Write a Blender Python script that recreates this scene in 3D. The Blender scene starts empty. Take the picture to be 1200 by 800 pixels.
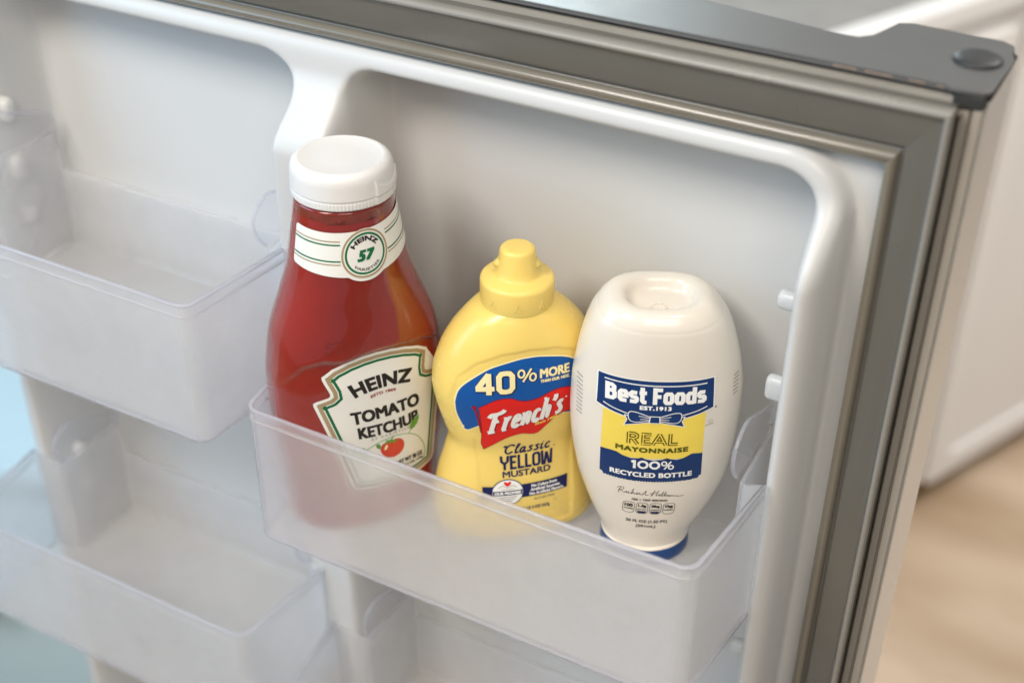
import bpy, bmesh, math, random
import numpy as np
from mathutils import Vector, Matrix

random.seed(7)
sc = bpy.context.scene
COL = sc.collection

# ------------------------------------------------------------------ camera
cam_d = bpy.data.cameras.new("camera")
cam_d.sensor_width = 36.0
cam_d.lens = 1586.5 / 1200 * 36.0
cam_d.clip_start = 0.02
cam_d.clip_end = 60
cam_d.dof.use_dof = True
cam_d.dof.focus_distance = 0.85
cam_d.dof.aperture_fstop = 3.4
cam = bpy.data.objects.new("camera", cam_d)
COL.objects.link(cam)
YAW, PITCH, ROLL = -4.93994209e-01, -5.95291411e-01, 9.54091426e-03
CAM_Z = 0.6421153
fw = Vector((math.sin(YAW) * math.cos(PITCH), math.cos(YAW) * math.cos(PITCH), math.sin(PITCH)))
rt = fw.cross(Vector((0, 0, 1))).normalized()
up = rt.cross(fw)
rt2 = rt * math.cos(ROLL) + up * math.sin(ROLL)
up2 = -rt * math.sin(ROLL) + up * math.cos(ROLL)
m = Matrix((rt2, up2, -fw)).transposed().to_4x4()
m.translation = (0, 0, CAM_Z)
cam.matrix_world = m
sc.camera = cam

# ------------------------------------------------------------------ world, lamps, exposure
w = bpy.data.worlds.new("World")
sc.world = w
w.use_nodes = True
w.node_tree.nodes["Background"].inputs[0].default_value = (0.93, 0.97, 1.0, 1)
w.node_tree.nodes["Background"].inputs[1].default_value = 0.31


def area(name, loc, target, size, energy, color, shape='SQUARE'):
    d = bpy.data.lights.new(name, 'AREA')
    d.shape = shape
    d.size = size
    d.energy = energy
    d.color = color
    o = bpy.data.objects.new(name, d)
    COL.objects.link(o)
    o.location = loc
    o.rotation_euler = (Vector(target) - Vector(loc)).to_track_quat('-Z', 'Y').to_euler()
    return o


area("ceiling_light", (-0.80, -0.55, 1.55), (-0.35, 0.62, 0.1), 0.55, 19, (1.0, 0.93, 0.84))
area("window_light", (-1.75, -0.25, 0.75), (-0.5, 0.65, 0.1), 1.0, 12, (0.36, 0.68, 1.0))
area("room_light", (0.55, -0.7, 1.5), (-0.25, 0.62, 0.1), 0.9, 12, (1.0, 0.90, 0.78))
area("downlight", (0.15, 0.55, 1.75), (-0.2, 0.6, 0.1), 0.14, 4.0, (1.0, 0.9, 0.78), 'DISK')
area("far_window_light", (-2.75, 4.7, 1.85), (-0.3, 0.7, 0.36), 1.7, 85, (0.80, 0.95, 1.0))
area("kitchen_light", (0.9, 2.3, 1.9), (0.3, 2.2, -1.2), 1.2, 40, (1.0, 0.95, 0.90))

sc.view_settings.view_transform = 'Standard'
sc.view_settings.look = 'None'
sc.view_settings.exposure = 0.3
sc.view_settings.gamma = 1.0
sc.render.engine = 'CYCLES'
sc.cycles.use_denoising = True
sc.cycles.max_bounces = 14
sc.cycles.transmission_bounces = 12
sc.cycles.diffuse_bounces = 5
sc.cycles.glossy_bounces = 5
sc.cycles.blur_glossy = 0.8
sc.cycles.sample_clamp_indirect = 6.0


# ------------------------------------------------------------------ materials
def mat(name, color, rough=0.5, metal=0.0, coat=0.0, sss=0.0, sss_r=(1, .5, .3), sss_s=0.01, spec=0.5,
        noise=0.0, noise_scale=40, bump=0.0, bump_scale=200, aniso=None, coat_r=0.1):
    mt = bpy.data.materials.new(name)
    mt.use_nodes = True
    nt = mt.node_tree
    b = nt.nodes["Principled BSDF"]
    b.inputs["Base Color"].default_value = (*color, 1)
    b.inputs["Roughness"].default_value = rough
    b.inputs["Metallic"].default_value = metal
    b.inputs["Specular IOR Level"].default_value = spec
    b.inputs["Coat Weight"].default_value = coat
    b.inputs["Coat Roughness"].default_value = coat_r
    if sss:
        b.inputs["Subsurface Weight"].default_value = sss
        b.inputs["Subsurface Radius"].default_value = sss_r
        b.inputs["Subsurface Scale"].default_value = sss_s
    tc = nt.nodes.new("ShaderNodeTexCoord")
    mp = nt.nodes.new("ShaderNodeMapping")
    nt.links.new(tc.outputs["Object"], mp.inputs["Vector"])
    if aniso:
        mp.inputs["Scale"].default_value = aniso
    if noise:
        n = nt.nodes.new("ShaderNodeTexNoise")
        n.inputs["Scale"].default_value = noise_scale
        n.inputs["Detail"].default_value = 5
        nt.links.new(mp.outputs["Vector"], n.inputs["Vector"])
        mx = nt.nodes.new("ShaderNodeMix")
        mx.data_type = 'RGBA'
        mx.inputs["A"].default_value = (*[c * (1 - noise) for c in color], 1)
        mx.inputs["B"].default_value = (*[min(1, c * (1 + noise)) for c in color], 1)
        nt.links.new(n.outputs["Fac"], mx.inputs["Factor"])
        nt.links.new(mx.outputs["Result"], b.inputs["Base Color"])
        mr = nt.nodes.new("ShaderNodeMapRange")
        mr.inputs["To Min"].default_value = max(0.02, rough - 0.06)
        mr.inputs["To Max"].default_value = rough + 0.06
        nt.links.new(n.outputs["Fac"], mr.inputs["Value"])
        nt.links.new(mr.outputs["Result"], b.inputs["Roughness"])
    if bump:
        n2 = nt.nodes.new("ShaderNodeTexNoise")
        n2.inputs["Scale"].default_value = bump_scale
        n2.inputs["Detail"].default_value = 3
        nt.links.new(mp.outputs["Vector"], n2.inputs["Vector"])
        bp = nt.nodes.new("ShaderNodeBump")
        bp.inputs["Strength"].default_value = bump
        bp.inputs["Distance"].default_value = 0.001
        nt.links.new(n2.outputs["Fac"], bp.inputs["Height"])
        nt.links.new(bp.outputs["Normal"], b.inputs["Normal"])
    return mt


def plastic_clear(name, tint, rough, clear, blur, milk_col, ior=1.10, smudge=0.0):
    """translucent moulded plastic: part see-through, part blurred by a rough refraction, the rest milky scatter, under a gloss"""
    mt = bpy.data.materials.new(name)
    mt.use_nodes = True
    nt = mt.node_tree
    nt.nodes.remove(nt.nodes["Principled BSDF"])
    out = nt.nodes["Material Output"]
    tr = nt.nodes.new("ShaderNodeBsdfTransparent")
    tr.inputs["Color"].default_value = (*tint, 1)
    rf = nt.nodes.new("ShaderNodeBsdfRefraction")
    rf.inputs["Color"].default_value = (*tint, 1)
    rf.inputs["Roughness"].default_value = rough
    rf.inputs["IOR"].default_value = ior
    df = nt.nodes.new("ShaderNodeBsdfDiffuse")
    df.inputs["Color"].default_value = (*milk_col, 1)
    tl = nt.nodes.new("ShaderNodeBsdfTranslucent")
    tl.inputs["Color"].default_value = (*milk_col, 1)

    def mix(fac, a, b):
        mx = nt.nodes.new("ShaderNodeMixShader")
        if isinstance(fac, float):
            mx.inputs[0].default_value = fac
        else:
            nt.links.new(fac, mx.inputs[0])
        nt.links.new(a, mx.inputs[1])
        nt.links.new(b, mx.inputs[2])
        return mx.outputs[0]

    milk = mix(0.5, df.outputs[0], tl.outputs[0])
    see = mix(blur / (blur + clear), tr.outputs[0], rf.outputs[0])
    fac = 1.0 - blur - clear
    if smudge:
        tc = nt.nodes.new("ShaderNodeTexCoord")
        nz = nt.nodes.new("ShaderNodeTexNoise")
        nz.inputs["Scale"].default_value = 26
        nz.inputs["Detail"].default_value = 7
        nz.inputs["Roughness"].default_value = 0.65
        nt.links.new(tc.outputs["Object"], nz.inputs["Vector"])
        mr = nt.nodes.new("ShaderNodeMapRange")
        mr.inputs["From Min"].default_value = 0.3
        mr.inputs["From Max"].default_value = 0.75
        mr.inputs["To Min"].default_value = fac - smudge * 0.5
        mr.inputs["To Max"].default_value = fac + smudge
        nt.links.new(nz.outputs["Fac"], mr.inputs["Value"])
        fac = mr.outputs["Result"]
    body = mix(fac, see, milk)
    gl = nt.nodes.new("ShaderNodeBsdfGlossy")
    gl.inputs["Roughness"].default_value = 0.16
    fr = nt.nodes.new("ShaderNodeFresnel")
    fr.inputs["IOR"].default_value = 1.30
    geo = nt.nodes.new("ShaderNodeNewGeometry")
    inv = nt.nodes.new("ShaderNodeMath")
    inv.operation = 'SUBTRACT'
    inv.inputs[0].default_value = 1.0
    nt.links.new(geo.outputs["Backfacing"], inv.inputs[1])
    mul = nt.nodes.new("ShaderNodeMath")
    mul.operation = 'MULTIPLY'
    nt.links.new(fr.outputs[0], mul.inputs[0])
    nt.links.new(inv.outputs[0], mul.inputs[1])
    nt.links.new(mix(mul.outputs[0], body, gl.outputs[0]), out.inputs["Surface"])
    return mt


M = {}
M['liner'] = mat("white_liner_plastic", (0.61, 0.61, 0.60), 0.34, noise=0.012, noise_scale=9, bump=0.06, bump_scale=160)
M['gasket'] = mat("grey_vinyl_gasket", (0.122, 0.116, 0.100), 0.30, noise=0.08, noise_scale=30, bump=0.05, bump_scale=120, coat=0.2, coat_r=.25)
M['bead'] = mat("gasket_bead_tan_sheen", (0.185, 0.165, 0.130), 0.24, noise=.08, noise_scale=30, coat=.3)  # same vinyl as the gasket; the ridge's tan reflection is put into the colour
M['lip'] = mat("gasket_lip_painted_highlight", (0.27, 0.26, 0.235), 0.26, noise=.06, noise_scale=30, coat=.3)  # lighter copy of the gasket vinyl; the lip's highlight is painted in
M['strip'] = mat("taupe_plastic_strip", (0.36, 0.33, 0.285), 0.34, noise=0.10, noise_scale=25)
M['dark'] = mat("dark_gap_shade", (0.03, 0.03, 0.028), 0.5)  # near-black, so the shade of the gaps is in the colour
M['steel'] = mat("brushed_steel", (0.83, 0.83, 0.82), 0.42, metal=0.9, noise=0.05, noise_scale=60, aniso=(30, 30, 1))
M['hinge'] = mat("grey_painted_hinge_cover", (0.105, 0.105, 0.103), 0.36, noise=0.04, noise_scale=60, bump=0.08, bump_scale=900)
M['copper'] = mat("bare_worn_metal", (0.75, 0.52, 0.38), 0.3, metal=1.0, noise=.3, noise_scale=400)
M['hinge_cap'] = mat("dark_grey_cap", (0.028, 0.028, 0.028), 0.5)
M['bin'] = plastic_clear("frosted_bin_plastic", (0.99, 0.99, 0.995), 0.12, 0.40, 0.33, (0.97, 0.97, 0.98), 1.06, smudge=0.018)
M['rim'] = plastic_clear("clear_bin_rim", (0.975, 0.975, 0.99), 0.08, 0.60, 0.20, (0.88, 0.88, 0.95), 1.08)
M['clear'] = plastic_clear("clear_hook_web", (0.985, 0.985, 0.99), 0.03, 0.86, 0.06, (0.9, 0.9, 0.95), 1.1)
M['ketchup'] = mat("ketchup_in_clear_plastic", (0.26, 0.009, 0.003), 0.12, coat=1.0, coat_r=0.02, sss=0.5,
                   sss_r=(1.0, 0.12, 0.03), sss_s=0.02, noise=0.5, noise_scale=13, aniso=(1.6, 1.6, .55))
M['amber'] = mat("dark_amber_residue", (0.16, 0.018, 0.006), 0.12, coat=1.0, coat_r=.03, noise=.5, noise_scale=90)
M['white_cap'] = mat("white_cap_plastic", (0.74, 0.73, 0.715), 0.42, sss=0.1, sss_s=0.004, noise=.01, bump=0.02, bump_scale=500)
M['mustard'] = mat("yellow_bottle_plastic", (0.86, 0.64, 0.17), 0.26, sss=0.25, sss_r=(1, .7, .2), sss_s=0.008, noise=.015, noise_scale=15)
M['mustard_cap'] = mat("yellow_cap_plastic", (0.88, 0.66, 0.18), 0.33, sss=0.25, sss_r=(1, .7, .2), sss_s=0.006)
M['mayo'] = mat("creamy_white_bottle", (0.77, 0.705, 0.61), 0.20, coat=.2)
M['navy'] = mat("navy_print", (0.008, 0.036, 0.135), 0.34, noise=.15, noise_scale=140)
M['navy2'] = mat("dark_navy_print", (0.010, 0.016, 0.085), 0.36)
M['navy_cap'] = mat("navy_cap_plastic", (0.010, 0.055, 0.20), 0.3)
M['blue'] = mat("blue_print", (0.006, 0.085, 0.33), 0.33, noise=.06, noise_scale=100)
M['red'] = mat("red_print", (0.72, 0.016, 0.012), 0.34)
M['red_dark'] = mat("dark_red_print", (0.30, 0.006, 0.008), 0.36)
M['yellow_print'] = mat("yellow_print", (0.90, 0.62, 0.08), 0.36)
M['yellow_label'] = mat("yellow_label_print", (0.86, 0.65, 0.10), 0.34, noise=.03, noise_scale=120)
M['cream_print'] = mat("cream_print", (0.92, 0.80, 0.42), 0.36)
M['paper'] = mat("white_label_paper", (0.80, 0.79, 0.74), 0.35, noise=.012, noise_scale=80)
M['white_print'] = mat("white_print", (0.86, 0.85, 0.82), 0.4)
M['black'] = mat("black_print", (0.022, 0.018, 0.016), 0.38)
M['grey_print'] = mat("grey_print", (0.16, 0.15, 0.14), 0.4)
M['grey_soft'] = mat("soft_grey_print", (0.36, 0.33, 0.29), 0.4)
M['gold'] = mat("gold_tan_print", (0.36, 0.265, 0.145), 0.30, coat=.2)
M['green'] = mat("green_print", (0.008, 0.14, 0.05), 0.36)
M['olive'] = mat("olive_print", (0.10, 0.105, 0.008), 0.4)
M['leaf'] = mat("leaf_green_print", (0.10, 0.30, 0.03), 0.38, noise=.25, noise_scale=300)
M['tomato'] = mat("tomato_red_print", (0.62, 0.05, 0.02), 0.36, noise=.25, noise_scale=150)
M['brown_text'] = mat("dark_red_text", (0.30, 0.03, 0.02), 0.4)
M['cabinet'] = mat("cream_cabinet_paint", (0.84, 0.82, 0.79), 0.45, noise=.02, noise_scale=5)
M['counter'] = mat("white_counter", (0.82, 0.81, 0.79), 0.3, noise=.05, noise_scale=6)
M['stone'] = mat("grey_stone_top", (0.30, 0.29, 0.275), 0.3, noise=.2, noise_scale=20)
M['toe'] = mat("brown_toe_kick_shade", (0.22, 0.13, 0.05), 0.5)  # brown shadow line along the floor, put into the colour
M['wallpaint'] = mat("grey_wall_paint", (0.42, 0.41, 0.39), 0.6, noise=.02)
M['tub'] = mat("pale_blue_plastic", (0.56, 0.74, 0.82), 0.4, noise=.03)
M['tub_dark'] = mat("deep_blue_plastic", (0.03, 0.14, 0.30), 0.35)


for key in ('navy', 'navy2', 'blue', 'red', 'red_dark', 'black', 'grey_print', 'green', 'olive', 'yellow_label'):
    M[key].node_tree.nodes["Principled BSDF"].inputs["Specular IOR Level"].default_value = 0.22


def floor_mat():
    mt = bpy.data.materials.new("wood_floor_planks")
    mt.use_nodes = True
    nt = mt.node_tree
    b = nt.nodes["Principled BSDF"]
    b.inputs["Roughness"].default_value = 0.38
    tc = nt.nodes.new("ShaderNodeTexCoord")
    mp = nt.nodes.new("ShaderNodeMapping")
    mp.inputs["Scale"].default_value = (1.6, 5, 1)
    nt.links.new(tc.outputs["Object"], mp.inputs["Vector"])
    n = nt.nodes.new("ShaderNodeTexNoise")
    n.inputs["Scale"].default_value = 1.5
    n.inputs["Detail"].default_value = 6
    nt.links.new(mp.outputs["Vector"], n.inputs["Vector"])
    r = nt.nodes.new("ShaderNodeValToRGB")
    r.color_ramp.elements[0].position = 0.3
    r.color_ramp.elements[0].color = (0.46, 0.33, 0.215, 1)
    r.color_ramp.elements[1].position = 0.72
    r.color_ramp.elements[1].color = (0.70, 0.56, 0.42, 1)
    nt.links.new(n.outputs["Fac"], r.inputs["Fac"])
    nt.links.new(r.outputs["Color"], b.inputs["Base Color"])
    return mt


M['floor'] = floor_mat()


# ------------------------------------------------------------------ object helpers
def thing(name, label, cat, loc=(0, 0, 0), rotz=0.0, group=None):
    o = bpy.data.objects.new(name, None)
    o.empty_display_size = 0.02
    COL.objects.link(o)
    o.location = loc
    o.rotation_euler = (0, 0, rotz)
    o['label'] = label
    o['category'] = cat
    if group:
        o['group'] = group
    return o


def link(name, me, mt, parent=None, smooth=True, label=None):
    if mt is not None:
        me.materials.clear()
        me.materials.append(mt)
    if smooth:
        me.polygons.foreach_set("use_smooth", [True] * len(me.polygons))
    o = bpy.data.objects.new(name, me)
    COL.objects.link(o)
    if parent is not None:
        o.parent = parent
    if label:
        o['label'] = label
    return o


def obj(name, bm, mt, parent=None, smooth=False, recalc=True, label=None):
    if recalc:
        bmesh.ops.recalc_face_normals(bm, faces=bm.faces)
    me = bpy.data.meshes.new(name)
    bm.to_mesh(me)
    bm.free()
    return link(name, me, mt, parent, smooth, label)


def structure(o):
    o['kind'] = 'structure'
    return o


def add_box(bm, lo, hi, bevel=0.0, seg=2):
    x0, y0, z0 = lo
    x1, y1, z1 = hi
    vs = [bm.verts.new(p) for p in ((x0, y0, z0), (x1, y0, z0), (x1, y1, z0), (x0, y1, z0),
                                    (x0, y0, z1), (x1, y0, z1), (x1, y1, z1), (x0, y1, z1))]
    fs = [bm.faces.new([vs[i] for i in f]) for f in
          ((0, 3, 2, 1), (4, 5, 6, 7), (0, 1, 5, 4), (1, 2, 6, 5), (2, 3, 7, 6), (3, 0, 4, 7))]
    if bevel:
        es = list({e for f in fs for e in f.edges})
        bmesh.ops.bevel(bm, geom=es, offset=bevel, segments=seg, profile=0.5, affect='EDGES')
    return vs


def add_prism(bm, pts, z0, z1, bevel=0.0, seg=2):
    a = [bm.verts.new((p[0], p[1], z0)) for p in pts]
    b = [bm.verts.new((p[0], p[1], z1)) for p in pts]
    n = len(pts)
    f1 = bm.faces.new(a[::-1])
    f2 = bm.faces.new(b)
    for i in range(n):
        bm.faces.new((a[i], a[(i + 1) % n], b[(i + 1) % n], b[i]))
    if bevel:
        bmesh.ops.bevel(bm, geom=list(f2.edges) + list(f1.edges), offset=bevel, segments=seg, profile=0.5, affect='EDGES')
    big = [f for f in bm.faces if len(f.verts) > 4]
    bmesh.ops.triangulate(bm, faces=big)


def add_tube(bm, pts, r, n=10, closed=False, cap=True):
    pts = [Vector(p) for p in pts]
    rings = []
    N = len(pts)
    prev = None
    for i, p in enumerate(pts):
        if closed:
            t = pts[(i + 1) % N] - pts[i - 1]
        else:
            t = pts[min(i + 1, N - 1)] - pts[max(i - 1, 0)]
        t.normalize()
        ref = prev if prev is not None else (Vector((0, 0, 1)) if abs(t.z) < 0.9 else Vector((1, 0, 0)))
        u = (ref - t * ref.dot(t)).normalized()
        prev = u
        v = t.cross(u)
        rings.append([bm.verts.new(p + u * (r * math.cos(2 * math.pi * k / n)) + v * (r * math.sin(2 * math.pi * k / n))) for k in range(n)])
    for i in range(N if closed else N - 1):
        a, b = rings[i], rings[(i + 1) % N]
        for k in range(n):
            bm.faces.new((a[k], a[(k + 1) % n], b[(k + 1) % n], b[k]))
    if cap and not closed:
        bm.faces.new(rings[0][::-1])
        bm.faces.new(rings[-1])


def grid_mesh(name, rows, cols, co, closed=True, cap0=True, cap1=True):
    """rows x cols vertex grid (numpy rows*cols x 3), closed round in cols, end fans"""
    faces = []
    C = cols if closed else cols - 1
    for i in range(rows - 1):
        for j in range(C):
            j2 = (j + 1) % cols
            faces.append((i * cols + j, i * cols + j2, (i + 1) * cols + j2, (i + 1) * cols + j))
    co = list(map(tuple, co))
    if cap0:
        faces.append(tuple(range(cols))[::-1])
    if cap1:
        faces.append(tuple(range((rows - 1) * cols, rows * cols)))
    me = bpy.data.meshes.new(name)
    me.from_pydata(co, [], faces)
    me.update()
    return me


def lathe(name, prof, n, mt, parent, rfun=None, label=None, zoff=0.0):
    co = []
    for r, z in prof:
        for k in range(n):
            t = 2 * math.pi * k / n
            rr = r + (rfun(t, z, r) if rfun else 0.0)
            co.append((rr * math.sin(t), -rr * math.cos(t), z + zoff))
    me = grid_mesh(name, len(prof), n, co)
    return link(name, me, mt, parent, True, label)


def catmull(pts, per=6, closed=False):
    P = [Vector(p) for p in pts]
    n = len(P)
    out = []
    for i in range(n if closed else n - 1):
        if closed:
            a, b, c, d = P[i - 1], P[i], P[(i + 1) % n], P[(i + 2) % n]
        else:
            a, b, c, d = P[max(i - 1, 0)], P[i], P[i + 1], P[min(i + 2, n - 1)]
        for k in range(per):
            t = k / per
            out.append(0.5 * ((2 * b) + (c - a) * t + (2 * a - 5 * b + 4 * c - d) * t * t + (-a + 3 * b - 3 * c + d) * t ** 3))
    if not closed:
        out.append(P[-1])
    return out


def offset_poly(pts, d):
    """inset a closed 2D polygon (any winding) by d towards its inside"""
    n = len(pts)
    area2 = sum(pts[i][0] * pts[(i + 1) % n][1] - pts[(i + 1) % n][0] * pts[i][1] for i in range(n))
    s = 1 if area2 > 0 else -1
    out = []
    for i in range(n):
        p0, p1, p2 = pts[i - 1], pts[i], pts[(i + 1) % n]
        e1 = (p1[0] - p0[0], p1[1] - p0[1])
        e2 = (p2[0] - p1[0], p2[1] - p1[1])
        l1, l2 = math.hypot(*e1) or 1, math.hypot(*e2) or 1
        n1 = (-e1[1] / l1 * s, e1[0] / l1 * s)
        n2 = (-e2[1] / l2 * s, e2[0] / l2 * s)
        k = 1 + n1[0] * n2[0] + n1[1] * n2[1]
        k = max(k, 0.35)
        out.append((p1[0] + d * (n1[0] + n2[0]) / k, p1[1] + d * (n1[1] + n2[1]) / k))
    return out


# ------------------------------------------------------------------ setting: floor, cabinet, wall, tub
bm = bmesh.new()
v = [bm.verts.new(p) for p in ((-6, -3, -1.2), (5, -3, -1.2), (5, 8, -1.2), (-6, 8, -1.2))]
bm.faces.new(v)
structure(obj("floor", bm, M['floor']))

DIRV = math.atan2(0.911, 0.412)
cab = thing("base_cabinet", "cream painted base cabinet with white countertop behind the door's right edge", "cabinet", (-0.2875, 2.2406, -1.2), DIRV)
# local +x runs along the cabinet front, +y points into the cabinet
bm = bmesh.new()
add_box(bm, (-1.30, 0.0, 0.065), (2.6, 0.60, 1.085), 0.004)
obj("carcass", bm, M['cabinet'], cab)
bm = bmesh.new()
add_box(bm, (-1.28, 0.02, 0.0), (2.6, 0.58, 0.064))
obj("toe_kick_shade", bm, M['toe'], cab)  # brown strip stands in for the shadow below the cabinet front
bm = bmesh.new()
add_box(bm, (-1.34, -0.025, 1.087), (2.64, 0.02, 1.125), 0.006)
obj("counter_edge", bm, M['counter'], cab)
bm = bmesh.new()
add_box(bm, (-1.34, 0.022, 1.087), (2.64, 0.60, 1.123), 0.004)
obj("countertop", bm, M['stone'], cab)
for i, x0 in enumerate((-1.27, -0.62, 0.03, 0.68, 1.33, 1.98)):
    bm = bmesh.new()
    add_box(bm, (x0, -0.020, 0.070), (x0 + 0.60, -0.002, 1.05), 0.004)
    for f in list(bm.faces):
        if f.normal.y < -0.9 and f.calc_area() > 0.3:
            r = bmesh.ops.inset_region(bm, faces=[f], thickness=0.07, depth=0)
            bmesh.ops.inset_region(bm, faces=[f], thickness=0.008, depth=-0.008)
    obj("door_panel", bm, M['cabinet'], cab)
bm = bmesh.new()
add_box(bm, (-6.2, 5.0, -1.2), (5, 5.15, 2.2))
wl = obj("far_wall", bm, M['wallpaint'])
wl['label'] = "plain grey painted wall far behind the white countertop"
wl['category'] = "wall"

tub = thing("storage_tub", "pale blue plastic tub blurred beyond the door's left edge", "tub", (-1.86, 1.30, -1.2), math.radians(20))
bm = bmesh.new()
add_box(bm, (-0.55, -0.45, 0.0), (0.55, 0.45, 0.55), 0.05, 4)
obj("tub_body", bm, M['tub'], tub, True)
bm = bmesh.new()
add_box(bm, (-0.58, -0.48, 0.552), (0.58, 0.48, 0.60), 0.02, 3)
obj("lid", bm, M['tub'], tub, True)
bm = bmesh.new()
add_tube(bm, [(0.12, -0.45, 0.345), (0.12, -0.50, 0.345), (0.305, -0.50, 0.345), (0.305, -0.45, 0.345)], 0.028)
obj("handle", bm, M['tub_dark'], tub, True)

# ------------------------------------------------------------------ refrigerator door
door = thing("refrigerator_door", "open refrigerator door showing its white inner liner, grey gasket and steel edge", "refrigerator door", (-0.47, 0.70, -0.70))
DO = Vector(door.location)


def dobj(name, bm, mt, smooth=False, label=None, parent=None):
    for vv in bm.verts:
        vv.co -= DO
    return obj(name, bm, mt, parent or door, smooth, True, label)


XL, XR = -0.838, -0.1345
Z0, Z1 = -0.66, 0.3185
NX, NZ = 520, 640
xs = np.linspace(XL, XR, NX)
zs = np.linspace(Z0, Z1, NZ)
X, Z = np.meshgrid(xs, zs)


def sst(a, b, v):
    t = np.clip((v - a) / (b - a), 0, 1)
    return t * t * (3 - 2 * t)


def sdrr(x0, x1, z0, z1, r):
    cx, cz = (x0 + x1) / 2, (z0 + z1) / 2
    qx = np.abs(X - cx) - (x1 - x0) / 2 + r
    qz = np.abs(Z - cz) - (z1 - z0) / 2 + r
    return np.minimum(np.maximum(qx, qz), 0) + np.hypot(np.maximum(qx, 0), np.maximum(qz, 0)) - r


dO = sdrr(-0.832, -0.1485, -0.645, 0.3185, 0.040)
dR = sdrr(-0.476, -0.1700, -0.625, 0.2985, 0.020)
dL = sdrr(-0.805, -0.519 - 0.009 * (1 - sst(0.240, 0.299, Z)), -0.625, 0.2975, 0.030)
dI = np.minimum(dR, dL)
front = 0.630 + 0.030 * sst(0.246, 0.297, Z)
t = np.clip(dI / 0.011, 0, 1)
p_in = (1 - (1 - t) ** 2.6) ** (1 / 2.6)
t = np.clip(-dO / 0.016, 0, 1)
p_out = (1 - (1 - t) ** 2.3) ** (1 / 2.3)
base_in = 0.712 - 0.007 * np.exp(-np.abs(np.minimum(dI, 0)) / 0.006)
y_in = base_in - (base_in - front) * p_in
y_out = 0.675 - (0.675 - front) * p_out
k = 0.004
h = np.clip(0.5 + 0.5 * (y_in - y_out) / k, 0, 1)
Y = y_out + (y_in - y_out) * h + k * h * (1 - h)
Y = np.where(dO > 0, 0.675 - 0.0015 * np.exp(-dO / 0.002), Y)
for _ in range(2):
    Yp = np.pad(Y, 1, mode='edge')
    Y = (Yp[1:-1, 1:-1] * 4 + Yp[:-2, 1:-1] + Yp[2:, 1:-1] + Yp[1:-1, :-2] + Yp[1:-1, 2:]) / 8
co = np.stack([X - DO.x, Y - DO.y, Z - DO.z], -1).reshape(-1, 3)
idx = np.arange(NX * NZ).reshape(NZ, NX)
quads = np.stack([idx[:-1, :-1], idx[:-1, 1:], idx[1:, 1:], idx[1:, :-1]], -1).reshape(-1, 4)
me = bpy.data.meshes.new("liner")
me.vertices.add(len(co))
me.vertices.foreach_set("co", co.ravel())
me.loops.add(quads.size)
me.loops.foreach_set("vertex_index", quads.ravel())
me.polygons.add(len(quads))
me.polygons.foreach_set("loop_start", np.arange(0, quads.size, 4))
me.update(calc_edges=True)
liner = link("liner", me, M['liner'], door, True)

# bin support tabs moulded into the inner walls
for (x, sgn, spots) in ((-0.1715, -1, ((0.221, 0.013, 0.0058), (0.158, 0.018, 0.0052), (-0.066, 0.013, 0.0058), (-0.130, 0.018, 0.0052))),
                        (-0.807, 1, ((0.200, 0.022, 0.0075), (0.150, 0.022, 0.0075), (0.108, 0.017, 0.0072), (-0.135, 0.017, 0.0072), (-0.178, 0.018, 0.0075)))):
    for (z, ln, rr) in spots:
        bm = bmesh.new()
        prof = [(-0.004, rr), (0.0060, rr * 0.97), (0.0082, rr * .85), (0.0093, rr * .5), (0.0096, 0.001)]
        rings = []
        for (d, r) in prof:
            ring = []
            for q in range(20):
                a = 2 * math.pi * q / 20
                yy = r * math.cos(a) * 0.9
                zz = r * math.sin(a) + (ln * .5 - rr) * (1 if math.sin(a) > 0 else -1)
                ring.append(bm.verts.new((x + sgn * d, 0.664 + yy, z + zz)))
            rings.append(ring)
        for i in range(len(rings) - 1):
            for q in range(20):
                bm.faces.new((rings[i][q], rings[i][(q + 1) % 20], rings[i + 1][(q + 1) % 20], rings[i + 1][q]))
        bm.faces.new(rings[-1])
        dobj("support_tab", bm, M['liner'], True)


def frame_sweep(name, prof, inner, outer, zlow, mt, smooth=True):
    """profile (s in 0..1 between inner and outer rectangle, y) swept up the left, over the top, down the right with mitres"""
    (xi0, xi1, zi), (xo0, xo1, zo) = inner, outer
    bm = bmesh.new()
    rows = []
    for s, y in prof:
        x0 = xi0 + (xo0 - xi0) * s
        x1 = xi1 + (xo1 - xi1) * s
        zt = zi + (zo - zi) * s
        rows.append([bm.verts.new(q) for q in ((x0, y, zlow), (x0, y, zt), (x1, y, zt), (x1, y, zlow))])
    for a, b in zip(rows[:-1], rows[1:]):
        for i in range(3):
            bm.faces.new((a[i], a[i + 1], b[i + 1], b[i]))
    # keep the mitres crisp: split the corner seams
    seam = [e for e in bm.edges if all(abs(vv.co.z - zlow) > 1e-6 for vv in e.verts) and abs(e.verts[0].co.x - e.verts[1].co.x) < 0.05]
    bmesh.ops.split_edges(bm, edges=seam)
    return dobj(name, bm, mt, smooth)


def rounded_prof(pts, per=4):
    return [(q[0], q[1]) for q in catmull([(a, b, 0) for a, b in pts], per)]


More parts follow.
